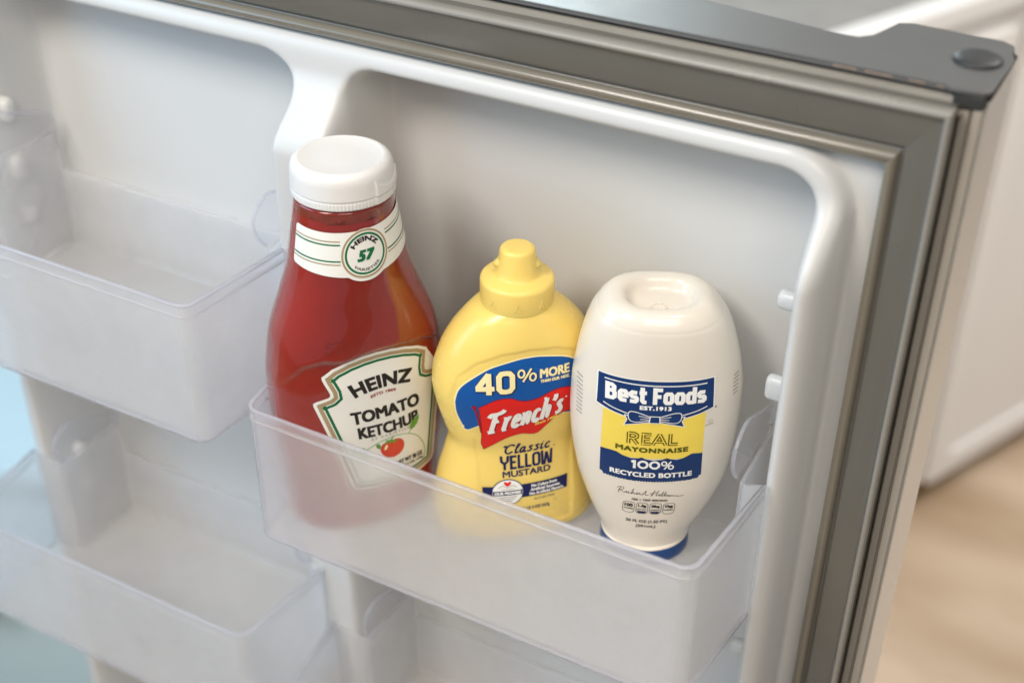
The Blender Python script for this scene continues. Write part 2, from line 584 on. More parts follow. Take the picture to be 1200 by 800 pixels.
gp = rounded_prof([(0.0, 0.677), (0.0, 0.667), (0.05, 0.6635), (0.13, 0.662), (0.21, 0.6630), (0.25, 0.6650), (0.29, 0.6650), (0.33, 0.6628),
                   (0.45, 0.6615), (0.60, 0.6605), (0.80, 0.6600), (0.88, 0.6590), (0.93, 0.6570), (0.985, 0.6572), (1.0, 0.660), (1.0, 0.668), (1.0, 0.680)])
frame_sweep("gasket", gp, (-0.838, -0.1345, 0.3190), (-0.851, -0.1040, 0.3572), -0.66, M['gasket'])
sp = [(0.0, 0.690), (0.0, 0.6745), (0.10, 0.6725), (0.38, 0.6715), (0.44, 0.6745), (0.50, 0.6745), (0.56, 0.6712), (0.88, 0.6708), (0.93, 0.673), (0.93, 0.690)]
bead = rounded_prof([(0.012, 0.668), (0.02, 0.6635), (0.07, 0.6618), (0.14, 0.6605), (0.20, 0.6618), (0.235, 0.6642), (0.24, 0.669)])
frame_sweep("gasket_bead", bead, (-0.838, -0.1345, 0.3190), (-0.851, -0.1040, 0.3572), -0.66, M['bead'])
lip = rounded_prof([(0.885, 0.662), (0.89, 0.6580), (0.93, 0.6560), (0.985, 0.6562), (1.004, 0.6590), (1.006, 0.664)])
frame_sweep("gasket_lip", lip, (-0.838, -0.1345, 0.3190), (-0.851, -0.1040, 0.3572), -0.66, M['lip'])
frame_sweep("door_frame_strip", sp, (-0.852, -0.1035, 0.3490), (-0.857, -0.0905, 0.3618), -0.66, M['strip'], False)
bp_ = [(0.0, 0.664), (0.0, 0.682), (1.0, 0.682), (1.0, 0.664)]
# dark backing behind gasket and strip: gap shade put into its colour
bm = bmesh.new()
add_box(bm, (-0.8895, 0.684, -0.66), (-0.0918, 0.716, 0.357))
# the liner recess reaches deeper than the frame plane: hollow the backing to a frame
bm.clear()
add_box(bm, (-0.136, 0.682, -0.66), (-0.0935, 0.732, 0.357))
add_box(bm, (-0.855, 0.684, -0.66), (-0.842, 0.732, 0.357))
add_box(bm, (-0.842, 0.684, 0.320), (-0.136, 0.732, 0.357))
dobj("gap_backing", bm, M['dark'])
# stainless outer skin: right edge, left edge, top lip and outer face
bm = bmesh.new()
sk = rounded_prof([(-0.0915, 0.6735), (-0.0905, 0.6728), (-0.0895, 0.6738), (-0.0893, 0.690), (-0.0893, 0.735), (-0.0905, 0.743), (-0.095, 0.7455), (-0.12, 0.746)], 3)
a = [bm.verts.new((x, y, -0.66)) for x, y in sk]
b = [bm.verts.new((x, y, 0.3605)) for x, y in sk]
for i in range(len(sk) - 1):
    bm.faces.new((a[i], a[i + 1], b[i + 1], b[i]))
dobj("steel_edge", bm, M['steel'], True)
bm = bmesh.new()
add_box(bm, (-0.858, 0.7425, -0.66), (-0.12, 0.7465, 0.345))
add_box(bm, (-0.860, 0.680, -0.66), (-0.858, 0.7425, 0.345))
dobj("outer_skin", bm, M['steel'])
# hinge cover
hz0, hz1 = 0.3642, 0.3668
hc = [(-0.862, 0.6695), (-0.112, 0.6695), (-0.1095, 0.6670), (-0.0925, 0.6690), (-0.0893, 0.6730), (-0.0880, 0.7190), (-0.0905, 0.7265),
      (-0.0918, 0.7290), (-0.0905, 0.7330), (-0.0920, 0.7395), (-0.0985, 0.7440), (-0.1480, 0.7460), (-0.1560, 0.7425),
      (-0.1590, 0.7300), (-0.1625, 0.7165), (-0.1690, 0.7100), (-0.1780, 0.7095), (-0.245, 0.7195), (-0.272, 0.7240), (-0.862, 0.7250)]
bm = bmesh.new()
add_prism(bm, hc, hz0, hz1, 0.0006, 2)
hinge = dobj("hinge_cover", bm, M['hinge'], False)
bm = bmesh.new()
add_box(bm, (-0.858, 0.6720, 0.3622), (-0.1130, 0.7080, 0.3641))
add_box(bm, (-0.108, 0.6700, 0.3550), (-0.0912, 0.700, 0.3640), 0.002)
dobj("hinge_plate", bm, M['dark'])
for x0_, x1_ in ((-0.171, -0.158), (-0.154, -0.139), (-0.131, -0.122), (-0.1165, -0.1125)):
    bm = bmesh.new()
    add_box(bm, (x0_, 0.66935, 0.3646), (x1_, 0.6699, 0.3656), 0.0003, 1)
    dobj("worn_edge", bm, M['copper'], parent=hinge)
bm = bmesh.new()
prof = [(0.0128, 0.0), (0.0128, 0.0012), (0.0120, 0.0022), (0.0090, 0.0030), (0.0045, 0.0035)]
rings = []
for r, z in prof:
    rings.append([bm.verts.new((-0.1050 + r * math.cos(q * math.pi / 18), 0.7085 + r * math.sin(q * math.pi / 18), hz1 + z)) for q in range(36)])
for i in range(len(rings) - 1):
    for q in range(36):
        bm.faces.new((rings[i][q], rings[i][(q + 1) % 36], rings[i + 1][(q + 1) % 36], rings[i + 1][q]))
bm.faces.new(rings[-1])
cp = dobj("hinge_pin_cap", bm, M['hinge_cap'], True, parent=hinge)

# ------------------------------------------------------------------ door bins
BH = 0.111
TH = 0.0024


def arc(cx, cy, r, a0, a1, n=7):
    return [(cx + r * math.cos(math.radians(a0 + (a1 - a0) * i / n)), cy + r * math.sin(math.radians(a0 + (a1 - a0) * i / n))) for i in range(n + 1)]


def bin_outline():
    """plan outline of the right-hand bin, in world x,y; the wide front lips the dikes, the narrow back slips between them"""
    pts = []
    pts += arc(-0.4775, 0.548, 0.011, 188, 270)
    pts += arc(-0.1825, 0.548, 0.011, 270, 352)
    pts += [(-0.1625, 0.6285), (-0.1630, 0.6300), (-0.1765, 0.6320), (-0.1780, 0.6335), (-0.1795, 0.700), (-0.1830, 0.7035)]
    pts += [(-0.4640, 0.7035), (-0.4675, 0.700), (-0.4690, 0.6335), (-0.4705, 0.6320), (-0.4990, 0.6300), (-0.4995, 0.6285)]
    return pts


def build_bin():
    root = thing("door_bin", "frosted clear bin holding the three condiment bottles", "door bin", (-0.328, 0.62, 0.0), 0, "frosted clear bins on the refrigerator door")
    O = Vector(root.location)
    op = bin_outline()
    n = len(op)

    def top(p):
        return BH if p[1] < 0.632 else (0.104 if p[1] < 0.701 else 0.070)

    bm = bmesh.new()
    # (inset, z): outside from floor up, over the rim, down the inside to the floor
    lev = [(0.0030, 0.0), (0.0008, 0.0007), (0.0, 0.003), (0.0, None), (TH, None), (TH, 0.0055), (0.0045, 0.0032)]
    rings = []
    for ins, z in lev:
        q = offset_poly(op, ins) if ins else op
        rings.append([bm.verts.new((p[0] - O.x, p[1] - O.y, z if z is not None else top(op[i]))) for i, p in enumerate(q)])
    for a, b in zip(rings[:-1], rings[1:]):
        for i in range(n):
            bm.faces.new((a[i], a[(i + 1) % n], b[(i + 1) % n], b[i]))
    f0 = bm.faces.new(rings[0][::-1])
    f1 = bm.faces.new(rings[-1])
    bmesh.ops.triangulate(bm, faces=[f0, f1])
    sh = obj("shell", bm, M['bin'], root, False)
    # rim bead along the open front and sides
    mid = offset_poly(op, TH / 2)
    order = [i for i in range(n) if op[i][1] < 0.6295]
    right = [mid[i] for i in range(8, 18) if i in order]
    left = [mid[i] for i in order if i > 20]
    path = left + mid[0:16] + right[8:]
    path = [(p[0] - O.x, p[1] - O.y, BH - 0.0003) for p in path]
    clean = [path[0]]
    for p in path[1:]:
        if (Vector(p) - Vector(clean[-1])).length > 0.0008:
            clean.append(p)
    bm = bmesh.new()
    add_tube(bm, clean, 0.0017, 10)
    obj("rim", bm, M['rim'], root, True)
    # thin moulded line below the rim and the foot bead at the bottom edge
    bm = bmesh.new()
    low = [(p[0], p[1], 0.0032) for p in clean]
    add_tube(bm, low, 0.0017, 8)
    obj("foot_bead", bm, M['rim'], root, True)
    bm = bmesh.new()
    add_tube(bm, [(p[0], p[1], BH - 0.0085) for p in clean], 0.00145, 8)
    obj("rim_line", bm, M['bin'], root, True)
    # hook tabs that hang the bin between the dikes
    for x in (-0.1835, -0.4635):
        sgn = 1 if x > -0.3 else -1
        loop = [(0.634, 0.106), (0.628, 0.113), (0.6235, 0.123), (0.6235, 0.131), (0.6290, 0.138), (0.637, 0.1425), (0.647, 0.1420), (0.668, 0.133), (0.692, 0.124), (0.698, 0.118), (0.697, 0.104)]
        lp = [(q[0], q[1]) for q in catmull([(a, b, 0) for a, b in loop], 4)]
        bm = bmesh.new()
        add_tube(bm, [(x - O.x, a - O.y, b) for a, b in lp], 0.0013, 8)
        obj("hook", bm, M['rim'], root, True)
        bm = bmesh.new()
        ring0 = [bm.verts.new((x - O.x - 0.0006, a - O.y, b)) for a, b in lp]
        ring1 = [bm.verts.new((x - O.x + 0.0006, a - O.y, b)) for a, b in lp]
        fa = bm.faces.new(ring0)
        fb = bm.faces.new(ring1[::-1])
        for i in range(len(lp)):
            j = (i + 1) % len(lp)
            bm.faces.new((ring0[i], ring0[j], ring1[j], ring1[i]))
        bmesh.ops.triangulate(bm, faces=[fa, fb])
        obj("hook_web", bm, M['clear'], root, False)
    return root


def copy_tree(o, parent=None):
    c = o.copy()
    COL.objects.link(c)
    c.parent = parent
    for ch in list(o.children):
        copy_tree(ch, c)
    return c


bin0 = build_bin()
bx, by = bin0.location.x, bin0.location.y
LX = -0.669
for x, y, z, lab in ((LX, by - 0.001, 0.065, "empty frosted bin in the left column, level with the ketchup label"),
                     (LX + 0.006, by, -0.229, "empty frosted bin at lower left, below the other left bin"),
                     (bx - 0.004, by, -0.2850, "frosted bin directly under the bottles' bin, mostly cut off at the bottom edge")):
    c = copy_tree(bin0)
    c.location = (x, y, z)
    if x < -0.5:
        c.scale.x = 0.93
    c['label'] = lab


# ------------------------------------------------------------------ bottles
def lerp_tab(tab, z, i):
    if z <= tab[0][0]:
        return tab[0][i]
    if z >= tab[-1][0]:
        return tab[-1][i]
    for j in range(len(tab) - 1):
        if tab[j][0] <= z <= tab[j + 1][0]:
            break
    z0, z1 = tab[j][0], tab[j + 1][0]
    v0, v1 = tab[j][i], tab[j + 1][i]
    hh = z1 - z0
    d = (v1 - v0) / hh

    def sl(q):
        if q <= 0 or q >= len(tab) - 1:
            return d
        d0 = (tab[q][i] - tab[q - 1][i]) / (tab[q][0] - tab[q - 1][0])
        d1 = (tab[q + 1][i] - tab[q][i]) / (tab[q + 1][0] - tab[q][0])
        return 0.0 if d0 * d1 <= 0 else 2 * d0 * d1 / (d0 + d1)
    m0, m1 = sl(j), sl(j + 1)
    tt = (z - z0) / hh
    return (2 * tt ** 3 - 3 * tt * tt + 1) * v0 + (tt ** 3 - 2 * tt * tt + tt) * hh * m0 + (-2 * tt ** 3 + 3 * tt * tt) * v1 + (tt ** 3 - tt * tt) * hh * m1


KET = [(0, .0475, .72, 2.4), (.002, .0515, .72, 2.4), (.006, .0540, .72, 2.4), (.0407, .0563, .72, 2.4), (.0726, .0589, .72, 2.4),
       (.096, .0602, .72, 2.4), (.118, .0600, .72, 2.4), (.134, .0580, .73, 2.4), (.1496, .0551, .76, 2.35), (.1789, .0450, .86, 2.2),
       (.197, .0393, .95, 2.05), (.2227, .0345, 1, 2), (.2451, .0307, 1, 2), (.249, .0300, 1, 2)]
MUS = [(0, .0490, .60, 2.3), (.002, .0535, .60, 2.3), (.006, .0570, .60, 2.3), (.012, .0577, .60, 2.3), (.0324, .0562, .60, 2.3),
       (.044, .0538, .60, 2.3), (.0598, .0492, .61, 2.3), (.0732, .0463, .62, 2.3), (.0864, .0497, .61, 2.3), (.1036, .0543, .60, 2.3),
       (.1184, .0565, .60, 2.3), (.1281, .0556, .60, 2.3), (.1425, .0518, .62, 2.2), (.1552, .0455, .67, 2.1), (.1671, .0360, .75, 2),
       (.1735, .0285, .85, 2), (.1765, .0230, 1, 2)]
MAY = [(.0118, .0296, .86, 2), (.0165, .0305, .84, 2), (.0338, .0380, .74, 2.1), (.0505, .0446, .69, 2.15), (.069, .0500, .66, 2.2),
       (.0991, .0541, .645, 2.2), (.1157, .0549, .64, 2.2), (.1355, .0545, .65, 2.2), (.1521, .0524, .67, 2.2), (.1708, .0483, .71, 2.25),
       (.1850, .0433, .76, 2.35), (.1915, .0393, .80, 2.45), (.1960, .0354, .82, 2.6), (.1985, .0324, .83, 2.7)]


def sect(tab, z):
    return [lerp_tab(tab, z, i) for i in (1, 2, 3)]


def poly_sd(px, pz, poly):
    """signed distance (negative inside) to a closed polygon, numpy"""
    d = np.full(px.shape, 1e9)
    ins = np.zeros(px.shape, bool)
    n = len(poly)
    for i in range(n):
        ax, az = poly[i]
        bx_, bz = poly[(i + 1) % n]
        ex, ez = bx_ - ax, bz - az
        tt = np.clip(((px - ax) * ex + (pz - az) * ez) / (ex * ex + ez * ez), 0, 1)
        d = np.minimum(d, np.hypot(px - ax - tt * ex, pz - az - tt * ez))
        cond = ((az > pz) != (bz > pz)) & (px < (bx_ - ax) * (pz - az) / (bz - az + 1e-12) + ax)
        ins ^= cond
    return np.where(ins, -d, d)


class Bottle:
    def __init__(self, root, tab, panel=None, depth=0.001, ramp=0.003):
        self.root, self.tab, self.panel, self.depth, self.ramp = root, tab, panel, depth, ramp
        self.lean = None

    def disp(self, X_, Z_):
        """inward depth of the recessed label panel at local metres"""
        if self.panel is None:
            return np.zeros(np.shape(X_))
        d = poly_sd(np.asarray(X_, float), np.asarray(Z_, float), self.panel)
        s = np.clip(-d / self.ramp, 0, 1)
        return self.depth * s * s * (3 - 2 * s)

    def body(self, name, mt, z0=None, z1=None, nz=190, na=192, extra_top=(), bumpf=None):
        z0 = self.tab[0][0] if z0 is None else z0
        z1 = self.tab[-1][0] if z1 is None else z1
        u = np.linspace(0, 1, nz)
        zz = z0 + (z1 - z0) * u
        rows = [(z, *sect(self.tab, z)) for z in zz] + list(extra_top)
        co = []
        for (z, a, kk, nn) in rows:
            for q in range(na):
                th = 2 * math.pi * q / na
                s_, c_ = math.sin(th), math.cos(th)
                co.append((a * math.copysign(abs(s_) ** (2 / nn), s_), -a * kk * math.copysign(abs(c_) ** (2 / nn), c_), z))
        co = np.array(co)
        if self.panel is not None:
            fr = co[:, 1] < 0
            half = np.repeat(np.array([a * kk for (z, a, kk, nn) in rows]), na)
            wgt = np.clip(-co[fr, 1] / half[fr] / 0.65, 0, 1)
            co[fr, 1] += self.disp(co[fr, 0], co[fr, 2]) * wgt * wgt * (3 - 2 * wgt)
        if bumpf is not None:
            co = bumpf(co)
        me = grid_mesh(name, len(rows), na, co)
        return link(name, me, mt, self.root, True)

    def surf(self, Xm, Zm, eps):
        a, kk, nn = sect(self.tab, Zm)
        q = min(abs(Xm) / a, 0.985)
        y = -a * kk * (1 - q ** nn) ** (1 / nn)
        wgt = min(1.0, -y / (a * kk) / 0.65)
        y += float(self.disp(np.array([Xm]), np.array([Zm]))[0]) * wgt * wgt * (3 - 2 * wgt)
        # offset along the plan normal
        nx = (q ** (nn - 1)) / a * (1 if Xm > 0 else -1)
        ny = -((max(1e-6, 1 - q ** nn)) ** ((nn - 1) / nn)) / (a * kk)
        l = math.hypot(nx, ny)
        return (Xm + eps * nx / l + (self.lean(Zm) if self.lean else 0.0), y + eps * ny / l, Zm)


class Label:
    """prints laid on a bottle; coordinates in millimetres, optional shift/shear of the whole print"""

    def __init__(self, bottle, shift=lambda x, z: (x, z), cyl=False):
        self.b, self.shift, self.cyl = bottle, shift, cyl
        self.base = 0.00012

    def place(self, bm, eps, step=3.0):
        xs_ = [v.co.x for v in bm.verts]
        zs_ = [v.co.y for v in bm.verts]
        for ax, lo, hi in ((0, min(xs_), max(xs_)), (1, min(zs_), max(zs_))):
            qv = math.floor(lo / step) * step + step
            while qv < hi:
                co_ = (qv, 0, 0) if ax == 0 else (0, qv, 0)
                no_ = (1, 0, 0) if ax == 0 else (0, 1, 0)
                bmesh.ops.bisect_plane(bm, geom=bm.verts[:] + bm.edges[:] + bm.faces[:], plane_co=co_, plane_no=no_, dist=1e-5)
                qv += step
        bmesh.ops.remove_doubles(bm, verts=bm.verts, dist=0.004)
        for f in bm.faces:
            f.normal_update()
            if f.normal.z < 0:
                f.normal_flip()
        bm.verts.index_update()
        self.normals = []
        for v in bm.verts:
            x, z = self.shift(v.co.x, v.co.y)
            zq = z / 1000
            a, kk, nn = sect(self.b.tab, zq)
            da = (lerp_tab(self.b.tab, zq + .0008, 1) - lerp_tab(self.b.tab, zq - .0008, 1)) / .0016
            if self.cyl:
                q = abs(math.sin(x / 37.0)) ** (2 / nn)
                sg = 1 if x > 0 else -1
            else:
                q = min(abs(x / 1000) / a, .985)
                sg = 1 if x > 0 else -1
            nv = Vector((sg * q ** (nn - 1) / a, -max(1e-6, 1 - q ** nn) ** ((nn - 1) / nn) / (a * kk), -da / a))
            self.normals.append(nv.normalized())
            if self.cyl:
                zm = z / 1000
                a, kk, nn = sect(self.b.tab, zm)
                th = x / 37.0
                e = eps + v.co.z * 0.001
                s_, c_ = math.sin(th), math.cos(th)
                v.co = ((a + e) * math.copysign(abs(s_) ** (2 / nn), s_), -(a * kk + e) * math.copysign(abs(c_) ** (2 / nn), c_), zm)
            else:
                v.co = self.b.surf(x / 1000, z / 1000, eps + v.co.z * 0.001)

    def finish(self, name, bm, mt, parent, layer, step=3.0, label=None):
        self.place(bm, self.base + layer * 0.00007, step)
        me = bpy.data.meshes.new(name)
        bm.to_mesh(me)
        bm.free()
        o = link(name, me, mt, parent, True, label)
        me.normals_split_custom_set_from_vertices([tuple(nv) for nv in self.normals])
        return o

    def poly(self, name, pts, mt, parent, layer, step=3.0, label=None):
        bm = bmesh.new()
        self.add_poly(bm, pts)
        return self.finish(name, bm, mt, parent, layer, step, label)

    @staticmethod
    def add_poly(bm, pts, dz=0.0):
        n = len(pts)
        ar = sum(pts[i][0] * pts[(i + 1) % n][1] - pts[(i + 1) % n][0] * pts[i][1] for i in range(n))
        if ar < 0:
            pts = pts[::-1]
        f = bm.faces.new([bm.verts.new((p[0], p[1], dz)) for p in pts])
        bmesh.ops.triangulate(bm, faces=[f])

    @staticmethod
    def add_ring(bm, outer, inner, dz=0.0):
        n = len(outer)
        A = [bm.verts.new((p[0], p[1], dz)) for p in outer]
        B = [bm.verts.new((p[0], p[1], dz)) for p in inner]
        for i in range(n):
            bm.faces.new((A[i], A[(i + 1) % n], B[(i + 1) % n], B[i]))

    @staticmethod
    def add_stroke(bm, pts, wd, dz=0.0, taper=None):
        n = len(pts)
        L, R_ = [], []
        for i in range(n):
            p = Vector((pts[i][0], pts[i][1]))
            a = Vector(pts[max(i - 1, 0)][:2])
            c = Vector(pts[min(i + 1, n - 1)][:2])
            d1 = (p - a).normalized() if (p - a).length > 1e-9 else (c - p).normalized()
            d2 = (c - p).normalized() if (c - p).length > 1e-9 else d1
            tn = (d1 + d2)
            if tn.length < 1e-6:
                tn = d1
            tn.normalize()
            nr = Vector((-tn.y, tn.x))
            sc_ = 1 / max(0.45, nr.dot(Vector((-d1.y, d1.x))))
            wv = wd if taper is None else wd * taper(i / (n - 1))
            L.append(bm.verts.new((p.x + nr.x * wv / 2 * sc_, p.y + nr.y * wv / 2 * sc_, dz)))
            R_.append(bm.verts.new((p.x - nr.x * wv / 2 * sc_, p.y - nr.y * wv / 2 * sc_, dz)))
        for i in range(n - 1):
            bm.faces.new((R_[i], R_[i + 1], L[i + 1], L[i]))

    def text(self, name, s, box, mt, parent, layer, bold=0.0, shear=0.0, warp=None, step=4.0, spacing=1.0):
        """sans lettering fitted to box (x0,x1,z0,z1) in mm; bold = extra stem width in mm"""
        c = bpy.data.curves.new(name, 'FONT')
        c.body = s
        c.size = 1.0
        c.resolution_u = 3
        c.shear = shear
        c.space_character = spacing
        o = bpy.data.objects.new(name, c)
        COL.objects.link(o)
        bpy.context.view_layer.update()
        me0 = bpy.data.meshes.new_from_object(o.evaluated_get(bpy.context.evaluated_depsgraph_get()))
        bpy.data.objects.remove(o)
        bpy.data.curves.remove(c)
        vv = np.array([v.co[:] for v in me0.vertices])
        lo, hi = vv.min(0), vv.max(0)
        x0, x1, z0, z1 = box
        b2 = bold / 2
        sx = (x1 - x0 - bold) / (hi[0] - lo[0])
        sz = (z1 - z0 - bold) / (hi[1] - lo[1])
        offs = [(0, 0)] if bold <= 0 else [(-b2, -b2 * .8), (b2, b2 * .8), (-b2, b2 * .8), (b2, -b2 * .8), (0, 0)]
        bm = bmesh.new()
        for ki, (ox, oz) in enumerate(offs):
            ring = [bm.verts.new(((p[0] - lo[0]) * sx + x0 + b2 + ox, (p[1] - lo[1]) * sz + z0 + b2 + oz, ki * 0.008)) for p in vv]
            for pl in me0.polygons:
                try:
                    bm.faces.new([ring[i] for i in pl.vertices])
                except ValueError:
                    pass
        bpy.data.meshes.remove(me0)
        bmesh.ops.recalc_face_normals(bm, faces=bm.faces)
        for f in bm.faces:
            f.normal_update()
            if f.normal.z < 0:
                f.normal_flip()
        if warp:
            for v in bm.verts:
                v.co.x, v.co.y = warp(v.co.x, v.co.y)
        return self.finish(name, bm, mt, parent, layer, step)

    def strokes(self, name, lines, mt, parent, layer, step=4.0, taper=None):
        """lines: (points, width)"""
        bm = bmesh.new()
        for i, (pts, wd) in enumerate(lines):
            self.add_stroke(bm, pts, wd, (i % 12) * 0.003, taper)
        return self.finish(name, bm, mt, parent, layer, step)


def circle(cx, cz, r, n=40, ry=None):
    ry = ry or r
    return [(cx + r * math.cos(2 * math.pi * i / n), cz + ry * math.sin(2 * math.pi * i / n)) for i in range(n)]


def smooth2(pts, per=5, closed=False):
    return [(q.x, q.y) for q in catmull([(p[0], p[1], 0) for p in pts], per, closed)]


# --- heavy poster alphabet (strokes in a unit-height box): glyph = (advance, [polyline...])
HV = {
    'B': (.78, [[(.17, 0), (.17, 1)], [(.05, .88), (.45, .88), (.56, .80), (.56, .64), (.45, .55), (.17, .55)], [(.17, .55), (.48, .55), (.60, .45), (.60, .22), (.48, .12), (.05, .12)]]),
    'e': (.66, [[(.14, .38), (.52, .38), (.52, .56), (.44, .65), (.23, .65), (.14, .56), (.14, .20), (.23, .11), (.54, .11)]]),
    's': (.62, [[(.50, .63), (.22, .65), (.14, .58), (.14, .46), (.22, .39), (.42, .37), (.48, .30), (.48, .18), (.40, .11), (.08, .12)]]),
    't': (.50, [[(.20, .98), (.20, .20), (.28, .11), (.46, .11)], [(.02, .66), (.46, .66)]]),
    'F': (.66, [[(.17, 0), (.17, 1)], [(.05, .88), (.62, .88)], [(.17, .48), (.54, .48)]]),
    'o': (.68, [[(.34, .65), (.22, .65), (.14, .56), (.14, .20), (.22, .11), (.45, .11), (.53, .20), (.53, .56), (.45, .65), (.33, .65)]]),
    'd': (.68, [[(.53, .02), (.53, 1)], [(.53, .65), (.22, .65), (.14, .56), (.14, .20), (.22, .11), (.53, .11)]]),
    '4': (.80, [[(.55, 0), (.55, .5), (.55, .93)], [(.57, .90), (.34, .60), (.13, .29)], [(.06, .27), (.4, .27), (.76, .27)]]),
    '0': (.80, [[(.40, .91), (.24, .89), (.14, .76), (.14, .24), (.24, .11), (.40, .09), (.56, .11), (.66, .24), (.66, .76), (.56, .89), (.39, .91)]]),
    'Y': (.74, [[(.10, 1), (.13, .60), (.37, .42), (.61, .60), (.64, 1)], [(.37, .44), (.37, 0)]]),
    'E': (.62, [[(.15, 0), (.15, 1)], [(.04, .91), (.58, .91)], [(.15, .51), (.52, .51)], [(.04, .09), (.58, .09)]]),
    'L': (.60, [[(.15, 1), (.15, .09), (.58, .09)]]),
    'O': (.76, [[(.38, .91), (.23, .90), (.14, .80), (.14, .20), (.23, .09), (.53, .09), (.62, .20), (.62, .80), (.53, .91), (.37, .91)]]),
    'W': (1.0, [[(.10, 1), (.14, .06), (.30, .06), (.48, .85)], [(.48, .85), (.68, .06), (.84, .06), (.90, 1)]]),
    'R': (.80, [[(.15, 0), (.15, 1)], [(.15, .92), (.46, .92), (.60, .80), (.60, .62), (.46, .50), (.15, .50)], [(.36, .50), (.66, 0)]]),
    'A': (.86, [[(.06, 0), (.42, .96)], [(.42, .96), (.78, 0)], [(.20, .30), (.64, .30)]]),
    '1': (.46, [[(.08, .76), (.24, .92)], [(.26, 1), (.26, 0)]]),
    ' ': (.30, []),
    # slanted brush serif letters
    'f': (.86, [[(.34, .04), (.44, .86)], [(.10, .78), (.22, .90), (.50, .88), (.78, .92), (.90, 1.0)], [(.40, .52), (.66, .54)], [(.18, .05), (.54, .05)]]),
    'r': (.52, [[(.16, .04), (.24, .56)], [(.08, .56), (.24, .56)], [(.24, .44), (.36, .56), (.48, .53)], [(.06, .04), (.30, .04)]]),
    'é': (.52, [[(.14, .30), (.42, .36), (.42, .52), (.32, .57), (.20, .48), (.14, .26), (.18, .09), (.32, .05), (.46, .14)]]),
    'n': (.62, [[(.14, .02), (.22, .56)], [(.06, .56), (.22, .56)], [(.22, .42), (.36, .57), (.48, .50), (.44, .14), (.54, .05)]]),
    'c': (.50, [[(.44, .48), (.34, .57), (.20, .48), (.14, .26), (.18, .09), (.32, .05), (.46, .14)]]),
    'h': (.64, [[(.14, .02), (.27, .98)], [(.12, .94), (.27, .96)], [(.22, .42), (.38, .57), (.50, .50), (.46, .14), (.56, .05)]]),
    "'": (.22, [[(.15, .98), (.16, .84), (.08, .72)]]),
    'z': (.48, [[(.44, .52), (.30, .57), (.20, .48), (.30, .34), (.38, .20), (.30, .07), (.08, .08)]]),
    'k': (.80, [[(.02, .70), (.10, .84), (.20, .74)], [(.74, .76), (.66, .90), (.46, .94), (.26, .72), (.20, .36), (.30, .10), (.50, .04), (.72, .22)]]),
    'l': (.36, [[(.10, .30), (.28, .86), (.26, .98), (.18, .84), (.14, .16), (.22, .05), (.36, .14)]]),
    'a': (.56, [[(.42, .54), (.24, .54), (.12, .32), (.14, .10), (.26, .05), (.40, .30)], [(.44, .56), (.38, .14), (.46, .05), (.56, .14)]]),
    'i': (.32, [[(.10, .50), (.16, .54), (.12, .14), (.20, .05), (.32, .14)], [(.19, .74), (.22, .80)]]),
    '5': (.60, [[(.62, .94), (.26, .94), (.20, .56), (.38, .62), (.52, .50), (.48, .22), (.30, .06), (.10, .10), (.08, .20)]]),
    '7': (.60, [[(.10, .74), (.14, .94), (.62, .92), (.30, .02)]]),
}


def set_word(word, box, wd, dx_shear=0.0, base=None, smooth_=False):
    """lay a word of HV glyphs into box; returns stroke list"""
    x0, x1, z0, z1 = box
    tot = sum(HV[c][0] for c in word)
    sx = (x1 - x0) / tot
    H = z1 - z0
    out = []
    cx = 0.0
    for c in word:
        adv, ls = HV[c]
        for pl in ls:
            pts = [((cx + p[0] + dx_shear * p[1]) * sx + x0, p[1] * H + z0) for p in pl]
            if smooth_ and len(pts) > 2:
                pts = smooth2(pts, 5)
            elif len(pts) == 2:
                pts = [pts[0], ((pts[0][0] + pts[1][0]) / 2, (pts[0][1] + pts[1][1]) / 2), pts[1]]
            if base:
                pts = [base(*p) for p in pts]
            out.append((pts, wd))
        cx += adv
    return out


BZ = 0.0034
# ============ ketchup
kb = thing("ketchup_bottle", "red squeeze bottle of tomato ketchup with white cap and keystone label", "ketchup bottle", (-.4478, .6086, BZ), math.radians(56))
arch = [(-.075, .118), (-.059, .126), (-.047, .1425), (-.0345, .1478), (-.021, .1462), (-.007, .1500), (.003, .1508), (.020, .1495), (.037, .1455), (.053, .137), (.075, .125), (.075, .012), (-.075, .012)]
KB = Bottle(kb, KET, arch, 0.0026, 0.0040)
body = KB.body("body", M['ketchup'])
capz = [(0.0300, .2462), (.0318, .2462), (.0322, .2465)]
capz += [(.0323, .2468 + i * .0008) for i in range(6)]
capz += [(.0318, .2514), (.0318, .2518), (.0324, .2522)] + [(.0324 - .00003 * i, .2527 + i * .0006) for i in range(16)]
capz += [(.0317, .2635), (.0311, .2657), (.0299, .2674), (.0280, .2684), (.0264, .2687), (.0255, .2684), (.0247, .2681), (.0120, .2680), (.002, .2680)]


def cap_relief(t_, z, r):
    q = 0.0
    t_ = t_ if t_ < math.pi else t_ - 2 * math.pi
    if z < .2512 and r > .0315:
        q += 0.0002 * math.cos(90 * t_) if not (.30 < t_ < 1.25) else .0006
    if .30 < t_ < 1.25 and .2512 < z < .2562 + .0050 * ((t_ - .78) / .47) ** 2 and z < .2615 and r > .031:
        q += .0011
    return q


lathe("cap", capz, 360, M['white_cap'], kb, cap_relief)
lathe("neck_ring", [(.0300, .2425), (.0312, .2427), (.0315, .2436), (.0312, .2446), (.0300, .2448)], 96, M['ketchup'], kb)
res = Label(KB, cyl=True)
res.base = 0.00015
rp = [(-58, 244.6), (58, 244.6)] + [(58 - i * 2.9, 238.6 + 1.1 * math.sin(i * .8) + .7 * math.sin(i * 2.1)) for i in range(41)]
res.poly("neck_residue", rp, M['amber'], kb, 0, 2.0)
